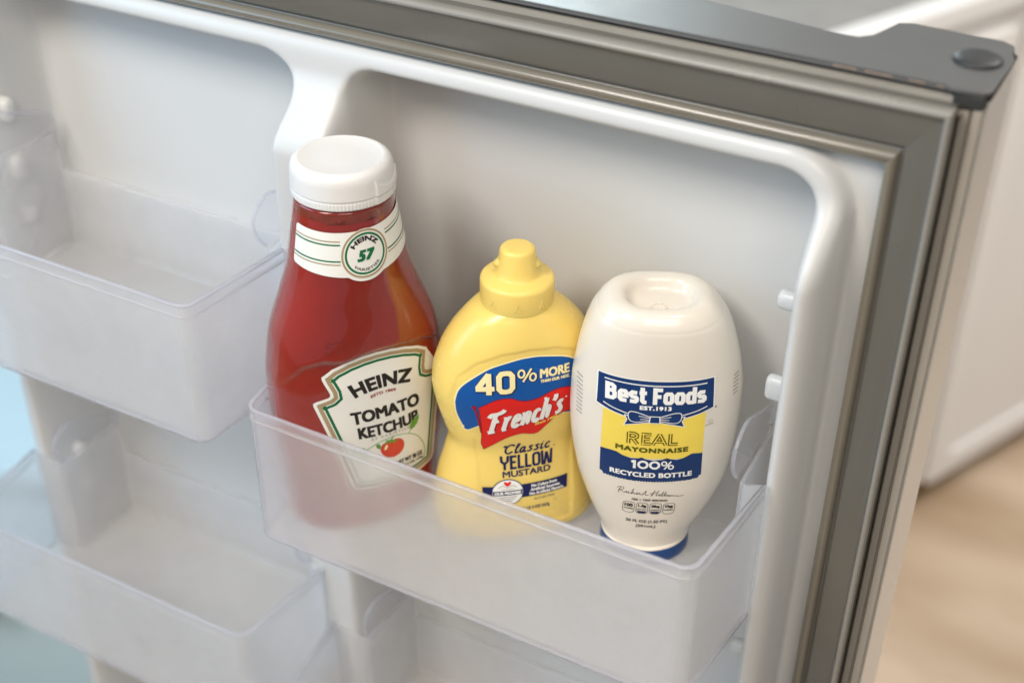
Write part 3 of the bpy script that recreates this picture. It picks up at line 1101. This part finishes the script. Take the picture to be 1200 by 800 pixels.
# embossed 57 on the shoulder
KE = Label(KB)
e57 = KE.strokes("embossed_mark", set_word("57", (-33, -22, 152, 160), 0.7, smooth_=True), M['ketchup'], kb, 1)

KF = Label(KB, lambda x, z: (x + 2.0 + (131 - z) * 0.10, z))
half = [(0, 146.3), (10, 145.7), (20, 143.6), (30, 139.6), (35.5, 135.4), (37.0, 134.4), (37.4, 132.6), (36.6, 129), (34.6, 122), (34.6, 119.8), (36, 118.6), (43.6, 115.6), (45.6, 114.2), (45.8, 112), (38.4, 74), (32.6, 41), (31.4, 38), (29, 36.2), (15, 34.2), (0, 33.6)]
outl = half + [(-x, z) for x, z in half[::-1][1:-1]]
lab = KF.poly("front_label", outl, M['paper'], kb, 0, 2.5)


def ring_part(L, name, pts, d0, d1, mt, parent, layer):
    bm = bmesh.new()
    L.add_ring(bm, offset_poly(pts, d0)[::-1], offset_poly(pts, d1)[::-1])
    return L.finish(name, bm, mt, parent, layer, 2.5)


ring_part(KF, "gold_border", outl, 2.0, 4.7, M['gold'], lab, 1)
ring_part(KF, "green_border", outl, 5.4, 7.3, M['green'], lab, 1)


def archw(amp, half_w, cx=0.0, fan=0.0, zc=0.0):
    return lambda x, z: (x + fan * (z - zc) * (x - cx) / half_w, z + amp * (1 - ((x - cx) / half_w) ** 2))


KF.text("brand_lettering", "HEINZ", (-21.0, 21.0, 114.8, 125.4), M['black'], lab, 2, 1.3, warp=archw(3.6, 22, 0, .38, 119), spacing=1.04)
KF.text("year_lettering", "ESTD 1869", (-9.3, 8.6, 112.2, 114.6), M['brown_text'], lab, 2, 0.25, warp=archw(1.4, 10))
KF.text("product_lettering", "TOMATO", (-25, 24.5, 92.8, 104.0), M['black'], lab, 2, 1.15, warp=lambda x, z: (x, z + .7 - (z - 98) * .12 * (1 - (x / 25) ** 2)))
KF.text("product_lettering", "KETCHUP", (-22.2, 22, 81.0, 91.2), M['black'], lab, 2, 1.05, warp=archw(-1.2, 23))
KF.text("small_lettering", "57 VARIETIES", (-14, 14, 77.0, 79.3), M['grey_soft'], lab, 2, 0.1, spacing=1.25)
KF.text("weight_lettering", "NET WT 38 OZ", (1, 22, 47.2, 51.4), M['black'], lab, 2, 0.45, warp=archw(1.2, 14, 11))
KF.text("weight_lettering", "(2 LB 6 OZ) 1.07kg", (3, 22, 43.4, 46.2), M['black'], lab, 2, 0.25, warp=archw(1.0, 14, 12))
KF.strokes("vine", [(smooth2([(-27, 66), (-18, 70.5), (-8, 74.2), (2, 75.4), (11, 73.6), (18, 69), (22.5, 61), (24.5, 51), (22, 42)]), .55), (smooth2([(13, 73.2), (16.5, 77), (20.5, 81)]), .5)], M['leaf'], lab, 2)


def leaf(cx, cz, ln, wd, ang):
    pts = []
    for i in range(9):
        s_ = i / 8
        pts.append((s_ * ln, wd * math.sin(math.pi * s_ ** .8) * (1 + .12 * (-1) ** i)))
    for i in range(7, 0, -1):
        s_ = i / 8
        pts.append((s_ * ln, -wd * .8 * math.sin(math.pi * s_ ** .9) * (1 + .12 * (-1) ** i)))
    ca, sa = math.cos(math.radians(ang)), math.sin(math.radians(ang))
    return [(cx + x * ca - y * sa, cz + x * sa + y * ca) for x, y in pts]


for a in ((14.5, 75, 13.5, 3.0, 52), (-18.5, 70.5, 9.0, 2.6, 168), (-19, 69, 8.0, 2.6, -100), (-11, 73, 5.5, 1.8, -70)):
    KF.poly("leaf", leaf(*a), M['leaf'], lab, 3)
tom = KF.poly("tomato", smooth2([(-9, 66), (-7.2, 71), (-3, 72.6), (-.5, 71.8), (2.5, 72.8), (7.2, 70.8), (8.6, 65.4), (6, 59.6), (0, 57.2), (-6, 59.6)], 4, True), M['tomato'], lab, 3)
KF.strokes("tomato_stem", [([(-5.5, 71.5), (-1, 72.8), (4, 71)], 1.2), ([(-2, 69.8), (-.6, 73), (1.8, 76)], 1.0), ([(-4.5, 73.6), (-.5, 72.4), (2, 69.6)], 1.1)], M['leaf'], lab, 4)
KF.poly("tomato_highlight", smooth2([(-6.4, 66), (-5, 69.4), (-3.4, 69.6), (-4.4, 66.4)], 4, True), M['cream_print'], lab, 4)

# neck band (coordinates: x = angle * 37 mm)
KN_EPS = 0.0006
KN = Label(KB, lambda x, z: (x, z + 2.2 * (x / 37) + 1.3 * (x / 37) ** 2), cyl=True)
KN.base = KN_EPS
xl, xr, zb, zt = -53, 50, 207.0, 233.2
bandp = []
bandp += [(xl + 2.5 * (1 - math.cos(a)) - 0, zb + 2.5 * (1 - math.sin(a))) for a in np.linspace(0, math.pi / 2, 5)]
MC, MR = (-1.0, 217.8), 18.0
a0 = math.asin((zb - MC[1]) / MR)
bandp += [(MC[0] + MR * math.cos(a), MC[1] + MR * math.sin(a)) for a in np.linspace(math.pi - a0, 2 * math.pi + a0, 24)]
bandp += [(xr, zb), (xr, zt)]
bandp += [(xl + 2.5 * (1 - math.cos(a)), zt - 2.5 * (1 - math.sin(a))) for a in np.linspace(math.pi / 2, 0, 5)]
nb = KN.poly("neck_label", bandp, M['paper'], kb, 0, 2.0)


def hstripe(z, wd, mt, lay=1):
    for xa, xb in ((xl + .3, MC[0] - 16.2), (MC[0] + 16.2, xr)):
        bm = bmesh.new()
        n_ = 14
        KN.add_stroke(bm, [(xa + (xb - xa) * i / n_, z) for i in range(n_ + 1)], wd)
        KN.finish("stripe", bm, mt, nb, lay)


hstripe(zt - 5.6, 0.8, M['gold'])
hstripe(zt - 7.8, 1.0, M['green'])
hstripe(zb + 5.6, 0.8, M['gold'])
hstripe(zb + 7.8, 1.0, M['green'])
med = KN.poly("medallion", circle(*MC, 16.2, 48), M['paper'], nb, 2, 2.0)
for r0, r1, mt in ((15.8, 14.5, 'gold'), (13.6, 12.2, 'green')):
    bm = bmesh.new()
    KN.add_ring(bm, circle(*MC, r0, 48), circle(*MC, r1, 48))
    KN.finish("ring", bm, M[mt], nb, 3, 2.0)


def around(r, sgn):
    def f(x, z):
        a = x / r
        rr = r + z * 1.0
        return (MC[0] + sgn * 0 + rr * math.sin(a), MC[1] + rr * math.cos(a)) if sgn > 0 else (MC[0] + (r - z) * math.sin(a), MC[1] - (r - z) * math.cos(a))
    return f


KN.text("medallion_lettering", "HEINZ", (-8.6, 8.6, 0, 3.3), M['black'], nb, 4, .5, warp=around(8.3, 1))
KN.text("medallion_lettering", "VARIETIES", (-9.8, 9.8, 0, 2.0), M['grey_print'], nb, 4, .2, warp=around(11.2, -1))
KN.text("medallion_number", "57", (-6.9, 5.3, 213.2, 220.9), M['green'], nb, 4, 1.25, .28, spacing=1.1)

# ============ mustard
mb = thing("mustard_bottle", "yellow squeeze bottle of mustard with blue and red label", "mustard bottle", (-.3453, .6475, BZ), math.radians(44))
mpanel = [(-.0335, .010), (.0335, .010), (.0335, .060), (.036, .085), (.047, .100), (.0515, .118), (.046, .136), (.034, .1475), (.018, .1540), (0, .1560), (-.018, .1540), (-.034, .1475), (-.046, .136), (-.0515, .118), (-.047, .100), (-.036, .085), (-.0335, .060)]
MB_ = Bottle(mb, MUS, mpanel, 0.0009, 0.0022)
MB_.body("body", M['mustard'])
lathe("cap", [(.0225, .1745), (.0236, .1750), (.0239, .1762), (.0239, .1900), (.0237, .1914), (.0230, .1925), (.0216, .1933), (.0170, .1946), (.0150, .1951), (.0143, .1960), (.0135, .2000),
              (.0115, .2100), (.0112, .2116), (.0106, .2128), (.0096, .2136), (.0078, .2139), (.002, .2139)], 96, M['mustard_cap'], mb)
for ang in (-1.75, 1.15):
    bm = bmesh.new()
    n_ = 8
    for i in range(n_ + 1):
        a = ang + (i / n_ - .5) * .75
        tp = math.sin(math.pi * i / n_)
        for (r, z) in ((.0125, .2000), (.0127 + .0026 * tp, .2012), (.0127 + .0026 * tp, .2030), (.0122, .2056)):
            bm.verts.new((r * math.sin(a), -r * math.cos(a), z))
    bm.verts.ensure_lookup_table()
    for i in range(n_):
        for q in range(3):
            bm.faces.new([bm.verts[j] for j in (i * 4 + q, (i + 1) * 4 + q, (i + 1) * 4 + q + 1, i * 4 + q + 1)])
    obj("cap_lug", bm, M['mustard_cap'], mb, True)
for ang in (-.95, -.25, .45):
    bm = bmesh.new()
    tri = [(-.0032, .1792), (.0032, .1792), (0, .1852)]
    inn = [(p[0] * .62, .1811 + (p[1] - .1811) * .62) for p in tri]
    A = []
    for rr in (.02385, .02425):
        A.append([[bm.verts.new((rr * math.sin(ang + p[0] / .0239), -rr * math.cos(ang + p[0] / .0239), p[1])) for p in q] for q in (tri, inn)])
    for i in range(3):
        j = (i + 1) % 3
        bm.faces.new((A[1][0][i], A[1][0][j], A[1][1][j], A[1][1][i]))
        bm.faces.new((A[0][0][i], A[0][0][j], A[1][0][j], A[1][0][i]))
        bm.faces.new((A[0][1][i], A[1][1][i], A[1][1][j], A[0][1][j]))
    obj("cap_arrow", bm, M['mustard_cap'], mb)

ML = Label(MB_)
bl = smooth2([(-46.6, 117), (-44.8, 125), (-40.5, 131.6), (-31, 139.6), (-22.3, 144.6), (-8, 148.6), (0, 149.3), (8, 148.8), (22.3, 145.2), (31, 140.4), (40.5, 132), (44.8, 125), (46.6, 117), (45.4, 107), (40.6, 94)], 4)
bl += [(39, 93.2), (33, 98), (20, 102), (0, 104), (-20, 102), (-33, 98), (-39, 93.2)]
bl += smooth2([(-40.6, 94), (-45.4, 107), (-46.6, 117)], 4)[:-1]
pn = ML.poly("label_panel", offset_poly(bl, -0.9), M['cream_print'], mb, 0, 2.5)
ML.poly("blue_field", bl, M['blue'], pn, 1, 2.5)
arch_m = lambda x, z: (x, z + 1.2 * (1 - (x / 40) ** 2))


def outlined(L, name, strokes_, mt, par, layer, wd_out, mt_out):
    L.strokes(name + "_shadow", [([(p[0] + .35, p[1] - .35) for p in pts], wd + wd_out) for pts, wd in strokes_], mt_out, par, layer)
    L.strokes(name, strokes_, mt, par, layer + 1)


outlined(ML, "offer_number", set_word("40", (-35.5, -9.2, 124.0, 140.6), 3.5, base=arch_m, smooth_=False), M['cream_print'], pn, 2, 1.5, M['navy2'])
pc = [(circle(-5.6, 138.6, 2.0, 18, 2.7) + [circle(-5.6, 138.6, 2.0, 18, 2.7)[0]], 1.3), (circle(2.0, 135.2, 2.0, 18, 2.7) + [circle(2.0, 135.2, 2.0, 18, 2.7)[0]], 1.3), ([(-4.6, 132.6), (-1.8, 137), (1.0, 141.6)], 1.4)]
outlined(ML, "offer_percent", pc, M['cream_print'], pn, 2, .9, M['navy2'])
ML.text("offer_lettering_shadow", "MORE", (6.9, 27.8, 131.5, 138.7), M['navy2'], pn, 2, .9, warp=arch_m)
ML.text("offer_lettering", "MORE", (6.6, 27.4, 132.0, 139.0), M['cream_print'], pn, 4, .75, warp=arch_m)
ML.text("offer_small_lettering", "THAN OUR 14OZ.", (7.0, 27.4, 128.6, 131.0), M['cream_print'], pn, 4, .35, warp=arch_m)
flag = smooth2([(-32.6, 114.4), (-27, 117.8), (-21, 120.6), (-13, 121.0), (-7.5, 118.6), (-2, 117.4), (6, 118.4), (14, 121.6), (22, 122.6), (28.4, 121.2)], 3)
flag += [(27.6, 117), (26.6, 112.6), (28.2, 107), (30.4, 103.2)]
flag += smooth2([(29.4, 101.6), (23, 101.2), (17.6, 98.6), (11, 92.4), (6, 88.0), (1.4, 88.2), (-4, 89.6), (-11, 88.4), (-18, 85.0), (-28.4, 76.8)], 3)
flag += [(-30.0, 82), (-30.0, 92), (-31, 103)]
fl = ML.poly("flag_outline", offset_poly(flag, -0.5), M['red_dark'], pn, 4, 2.5)
ML.poly("flag", flag, M['red'], pn, 5, 2.5)
ML.strokes("flag_pole", [([(-35.2, 113.6), (-33, 106), (-30.4, 92)], 1.3), (circle(-35.6, 114.6, .8, 10) + [circle(-35.6, 114.6, .8, 10)[0]], 1.4)], M['red_dark'], pn, 6)
slope = lambda x, z: (x, z + .245 * (x + 27) + 1.2 * math.sin((x + 30) / 60 * math.pi * 2) * .6)
fr = set_word("frénch'z", (-28.8, 22.4, 91.0, 109.2), 3.05, 0.16, base=slope, smooth_=True)
ML.strokes("brand_lettering_shadow", [([(p[0] + .5, p[1] - .5) for p in pts], wd + .9) for pts, wd in fr], M['red_dark'], pn, 6)
ML.strokes("brand_lettering", fr, M['white_print'], pn, 8)
ML.poly("brand_dot", circle(25.0, 114.8, .7, 10), M['white_print'], pn, 8)
ML.text("since_lettering", "Since 1904", (4.0, 19.5, 87.9, 90.4), M['yellow_print'], pn, 8, .35, .2, warp=slope)
ML.strokes("style_lettering", set_word("klazzic", (-17.0, 16.0, 71.6, 79.8), 1.35, 0.18, smooth_=True), M['navy2'], pn, 2)
ML.strokes("product_lettering", set_word("YELLOW", (-18.4, 18.2, 59.2, 70.2), 1.75), M['navy2'], pn, 3)
ML.text("product_lettering", "MUSTARD", (-16.9, 16.6, 53.2, 58.2), M['navy2'], pn, 2, .4)
ML.text("registered_mark", "\u00ae", (18.6, 20.4, 71.2, 73.0), M['grey_print'], pn, 2)
ML.poly("navy_strip", [(-30.5, 36.4), (28.6, 36.4), (29.2, 46.6), (-30.5, 46.6)], M['navy2'], pn, 2, 2.5)
for i, (s, x1) in enumerate((("No Colors from", 21), ("Artificial Sources.", 23.5), ("No Artificial Flavors.", 26))):
    ML.text("strip_lettering", s, (2.6 - i * .7, x1, 43.2 - 3.05 * i, 45.6 - 3.05 * i), M['white_print'], pn, 3, .28)
ML.poly("seal_border", circle(-13.8, 41.6, 11.0, 40, 10.4), M['navy2'], pn, 3, 2.5)
seal = ML.poly("seal", circle(-13.8, 41.6, 10.3, 40, 9.7), M['white_print'], pn, 4, 2.5)
ML.poly("seal_band", [(-23.6, 39.4), (-4.0, 39.4), (-3.7, 43.0), (-23.9, 43.0)], M['navy2'], pn, 5, 2.5)
ML.text("seal_lettering", "OUR PROMISE", (-22.8, -4.8, 40.1, 42.4), M['white_print'], pn, 6, .35)
ML.poly("seal_heart", smooth2([(-13.8, 46.4), (-16.4, 49.0), (-15.2, 50.2), (-13.8, 49.2), (-12.4, 50.2), (-11.2, 49.0)], 3, True), M['red'], pn, 5)
ML.strokes("seal_flourish", [(smooth2([(-20, 45.4), (-17, 47), (-13.8, 45.6), (-10.6, 47), (-7.6, 45.4)]), .35), (smooth2([(-18, 44.5), (-13.8, 44.2), (-9.6, 44.5)]), .3)], M['grey_print'], pn, 5)
ML.strokes("seal_fine_lines", [([(-20, 37.9), (-13.8, 37.9), (-7.6, 37.9)], .5), ([(-18.6, 36.3), (-13.8, 36.3), (-9, 36.3)], .5), ([(-17, 34.7), (-13.8, 34.7), (-10.6, 34.7)], .5)], M['grey_print'], pn, 5)
ML.text("claim_lettering", "GLUTEN FREE", (4.2, 19.2, 32.8, 34.4), M['grey_print'], pn, 2, .12, spacing=1.15)
ML.text("weight_lettering", "NET WT 1 LB 4 OZ 567g", (-15, 15.5, 24.6, 28.2), M['grey_print'], pn, 2, .3)
ML.strokes("round_mark", [(circle(19.6, 29.4, .9, 12) + [circle(19.6, 29.4, .9, 12)[0]], .3)], M['grey_soft'], pn, 2)

# ============ mayonnaise
yb = thing("mayonnaise_bottle", "cream white upside-down squeeze bottle of mayonnaise on its navy cap", "mayonnaise bottle", (-.2520, .6637, BZ), math.radians(27))
YB = Bottle(yb, MAY)
dish = [(.1996, .0302, .83, 2.75), (.2000, .0278, .83, 2.7), (.2000, .0254, .83, 2.7), (.1996, .0233, .83, 2.6), (.1986, .0217, .82, 2.6), (.1970, .0206, .82, 2.5), (.1950, .0197, .82, 2.5),
        (.1930, .0188, .82, 2.5), (.1916, .0174, .82, 2.4), (.1909, .0155, .82, 2.3), (.1905, .0118, .84, 2.2), (.1903, .0060, .9, 2.0), (.1903, .0015, 1, 2)]


def mayo_lean(z):
    return -0.0026 * np.clip((z - .135) / .07, 0, 1) ** 1.5 + 0.0012 * np.exp(-((z - .06) / .03) ** 2)


YB.lean = lambda z: float(mayo_lean(z))


def seam(co):
    z = co[:, 2]
    y_dip = .1925 - .0032 * np.clip(-co[:, 1] / .034, -1, 1) ** 2
    g = np.exp(-((z - y_dip) / .0007) ** 2) * (z < .1975)
    r = np.hypot(co[:, 0], co[:, 1]) + 1e-9
    co[:, 0] -= co[:, 0] / r * g * .0002
    co[:, 1] -= co[:, 1] / r * g * .0002
    co[:, 0] += mayo_lean(z)
    return co


YB.body("body", M['mayo'], nz=260, extra_top=dish, bumpf=seam)
lathe("cap", [(.0275, 0), (.0298, .0006), (.0306, .0018), (.0303, .0060), (.0299, .0105), (.0293, .0114), (.0280, .0118)], 96, M['navy_cap'], yb, lambda t_, z, r: -r * .07 * math.cos(t_) ** 2)
lathe("cap_collar", [(.0280, .0110), (.0297, .0112), (.0301, .0119), (.0299, .0128), (.0285, .0131)], 96, M['mayo'], yb, lambda t_, z, r: -r * .07 * math.cos(t_) ** 2)
# recycling mark moulded in the dish
bm = bmesh.new()
for i in range(3):
    a = 2 * math.pi * i / 3 + .5
    pts = []
    for q in range(6):
        b_ = a + q * .30
        pts.append((.0046 * math.sin(b_) - .0026, -.0042 - .0042 * math.cos(b_) + .001, .19065))
    add_tube(bm, pts, .00055, 6)
obj("moulded_mark", bm, M['mayo'], yb, True)

YL = Label(YB, lambda x, z: (x - 3.0, z))
top_b = [(-35.2, 157.6), (-18, 157.3), (0, 157.1), (18, 157.2), (35.2, 157.2)]
low_arc = [(36.0, 135.4), (28, 132.2), (20, 129.9), (10, 128.2), (0, 127.6), (-10, 128.2), (-20, 129.9), (-28, 132.2), (-36.0, 135.4)]
banner = top_b + low_arc
wavep = [(-32.4, 100.6), (-26, 100.6), (-22.5, 100.2), (-18.6, 98.0), (-13, 96.4), (-8.5, 96.8), (-6.5, 97.8), (-4, 96.4), (1, 95.6), (6.5, 96.4), (9.5, 97.8), (12, 96.8), (16, 96.2), (20, 97.4), (25.4, 100.4), (32.2, 99.6)]
yl = YL.poly("front_label", [(-32.0, 128), (-32.4, 97), (32.2, 97), (31.8, 128), (31.8, 132), (-32, 132)], M['yellow_label'], yb, 0, 2.5)
sc_bot = []
xx = 30.6
while xx > -30.6:
    for q in range(4):
        sc_bot.append((xx - q * .45, 77.6 + 1.4 * (xx / 31) ** 2 - .75 * math.sin(math.pi * q / 4)))
    xx -= 1.8
lower = wavep + [(32.4, 80.8), (31.0, 80.2)] + sc_bot + [(-31.0, 80.2), (-32.6, 80.8)]
YL.poly("navy_band", lower, M['navy'], yl, 1, 2.5)
YL.poly("banner_border", offset_poly(banner, -0.7), M['white_print'], yl, 1, 2.5)
YL.poly("banner", banner, M['navy'], yl, 2, 2.5)
YL.strokes("banner_line", [(smooth2([(-31.5, 154.6), (0, 153.9), (31.0, 154.2)]), .75), (smooth2([(-32, 137.0), (-26, 134.4), (-17, 131.8)]), .7), (smooth2([(32, 137.0), (26, 134.4), (17, 131.8)]), .7)], M['white_print'], yl, 3)
YL.strokes("brand_lettering", set_word("Best Foods", (-31.4, 31.2, 140.2, 152.6), 2.75), M['white_print'], yl, 3)
YL.text("year_lettering", "EST.1913", (-9.8, 9.8, 135.6, 138.9), M['white_print'], yl, 3, .55, spacing=1.12)


def bow(sg):
    loop = smooth2([(sg * 2.0, 129.6), (sg * 7, 131.8), (sg * 12, 133.4), (sg * 15.6, 133.2), (sg * 16.2, 130.0), (sg * 14.8, 126.8), (sg * 11, 126.2), (sg * 6, 127.4), (sg * 2.0, 128.0)], 3, True)
    tail = [(sg * 13, 129.5), (sg * 18.2, 130.2), (sg * 16.8, 127.0), (sg * 18.4, 123.0), (sg * 12, 124.6), (sg * 4, 126.4), (sg * 2, 128)]
    return loop, tail


for sg in (-1, 1):
    lp, tl_ = bow(sg)
    YL.poly("bow_tail_border", offset_poly(tl_, -.55), M['white_print'], yl, 3)
    YL.poly("bow_tail", tl_, M['navy'], yl, 4)
    YL.poly("bow_loop_border", offset_poly(lp, -.55), M['white_print'], yl, 5)
    YL.poly("bow_loop", lp, M['navy'], yl, 6)
    YL.strokes("bow_fold", [(smooth2([(sg * 3.4, 129.6), (sg * 7, 130.4), (sg * 10, 130.8)]), .45), (smooth2([(sg * 3.4, 128.4), (sg * 6.5, 128.6), (sg * 9, 128.4)]), .4)], M['white_print'], yl, 7)
YL.poly("bow_knot_border", [(-3.2, 131.4), (3.2, 131.4), (3.6, 125.6), (-3.6, 125.6)], M['white_print'], yl, 8)
YL.poly("bow_knot", [(-2.6, 130.8), (2.6, 130.8), (3.0, 126.2), (-3.0, 126.2)], M['navy'], yl, 9)
rl = set_word("REAL", (-17.0, 15.8, 108.4, 117.4), 2.5)
YL.strokes("product_lettering", rl, M['olive'], yl, 2)
YL.strokes("product_inline", [(p, .75) for p, _ in rl], M['yellow_print'], yl, 4)
YL.text("product_lettering", "MAYONNAISE", (-23.2, 22.6, 102.6, 106.8), M['olive'], yl, 2, .65, spacing=1.12, warp=archw(-1.0, 23))
cl = set_word("1", (-13.6, -8.6, 88.3, 95.2), 1.8)
for cx_, rx_, rz_, wd_ in ((-5.4, 2.8, 2.75, 1.6), (2.0, 2.8, 2.75, 1.6), (8.0, 1.5, 1.6, 1.0), (12.4, 1.5, 1.6, 1.0)):
    c_ = circle(cx_, 91.75 + (1.5 if cx_ == 8.0 else -1.5 if cx_ == 12.4 else 0), rx_, 20, rz_)
    cl.append((c_ + c_[:1], wd_))
cl.append(([(8.2, 88.4), (10.2, 91.7), (12.4, 95.1)], 1.0))
YL.strokes("claim_lettering", cl, M['white_print'], yl, 3)
YL.text("claim_lettering", "RECYCLED BOTTLE", (-26.2, 26.2, 81.6, 86.0), M['white_print'], yl, 3, .55, spacing=1.05, warp=archw(-.8, 27))

# the signature: a running pen line
sig = [
    [(0, 6.2), (.8, 7.6), (2.2, 7.8), (1.6, 4.6), (.8, 1.6), (1.4, 5.4), (3.2, 8.2), (4.6, 7.6), (4.0, 5.8), (2.4, 4.8), (3.6, 3.4), (5.0, 2.2), (6.0, 3.6)],
    [(6.0, 3.6), (6.6, 4.2), (6.4, 2.4), (7.4, 2.8), (8.4, 4.2), (8.0, 2.6), (9.0, 2.4), (10.0, 3.0), (11.6, 7.6), (11.0, 6.4), (10.4, 2.2), (11.6, 4.2), (12.2, 2.4), (13.2, 2.8), (14.4, 4.2), (13.6, 2.2), (15.0, 2.6), (15.8, 4.2), (16.4, 2.2), (18.0, 3.0), (19.0, 4.0), (18.0, 2.0), (20.6, 7.0), (20.0, 2.2), (22.6, 2.8)],
    [(24.0, 1.0), (25.4, 4.6), (26.8, 7.8), (26.2, 6.0), (24.8, 1.6)], [(23.0, 4.0), (26.0, 4.6), (29.0, 5.6)],
    [(29.8, 8.0), (28.6, 5.0), (27.8, 1.8), (29.4, 3.0), (30.6, 4.0), (29.8, 1.8), (31.4, 3.0), (33.2, 7.0), (31.8, 1.8), (33.4, 3.0), (35.0, 6.8), (33.8, 1.8), (35.4, 3.4), (35.8, 1.6), (36.8, 3.2), (37.2, 1.6), (38.4, 3.0), (38.0, 1.5), (39.4, 2.6), (40.2, 1.4), (41.2, 2.4), (41.8, 1.4), (43, 2.2), (43.6, 1.2), (48, 1.9)],
]
YL.strokes("signature", [([(p[0] * .90 - 21.0, p[1] * .82 + 63.6 - .02 * p[0]) for p in smooth2(s, 4)], .42) for s in sig], M['grey_print'], yb, 1, 6)
YL.text("serving_lettering", "PER 1 TBSP SERVING", (-11.4, 11.8, 59.2, 61.2), M['grey_print'], yb, 1, .3)
for i, (big, small, drk) in enumerate((("100", "CALORIES", False), ("1.5g", "SAT FAT", True), ("100mg", "SODIUM", True), ("0g", "SUGARS", False))):
    cx = -13.2 + i * 8.75 + .3
    pts = smooth2([(cx - 3.7, 48.5), (cx - 3.9, 52), (cx - 3.7, 56.2), (cx - 2, 57.4), (cx + 2, 57.4), (cx + 3.7, 56.2), (cx + 3.9, 52), (cx + 3.7, 48.5), (cx + 2, 46.9), (cx - 2, 46.9)], 3, True)
    bm = bmesh.new()
    YL.add_ring(bm, offset_poly(pts, -.05), offset_poly(pts, .4))
    YL.finish("nutrition_box", bm, M['grey_print'], yb, 1, 4)
    YL.text("nutrition_lettering", big, (cx - 2.7, cx + 2.7, 52.6, 55.8), M['black'], yb, 1, .4)
    YL.text("nutrition_lettering", small, (cx - 3.0, cx + 3.0, 50.2, 51.7), M['grey_print'], yb, 1, .15)
    if drk:
        YL.poly("nutrition_shade", [(cx - 3.2, 49.4), (cx + 3.2, 49.4), (cx + 2, 47.3), (cx - 2, 47.3)], M['navy2'], yb, 1)
YL.text("volume_lettering", "20 FL OZ (1.25 PT)", (-13.6, 13.8, 37.0, 40.6), M['grey_print'], yb, 1, .35)
YL.text("volume_lettering", "(591mL)", (-6.6, 6.6, 32.2, 35.8), M['grey_print'], yb, 1, .3)
YL.poly("dot_mark", circle(37.8, 134.8, .55, 10), M['navy2'], yb, 1)
YL.strokes("round_mark", [(circle(35.4, 124.4, 1.2, 14) + [circle(35.4, 124.4, 1.2, 14)[0]], .3), ([(32.0, 121.4), (34, 121.8), (37.5, 122.3)], .7)], M['grey_soft'], yb, 1)
for sgn in (-1, 1):
    ls = []
    for row in range(10):
        z = 147 - row * 3.0 if sgn < 0 else 152 - row * 2.6
        if sgn > 0 and row > 5:
            break
        x0 = 47.6 if sgn < 0 else 45.6
        ls.append(([(sgn * (x0 + .0) + 3, z), (sgn * (x0 + 1.8) + 3, z + .2), (sgn * (x0 + 3.6) + 3, z + .2)], .55))
    YL.strokes("side_print", ls, M['grey_print'], yb, 1, 8)
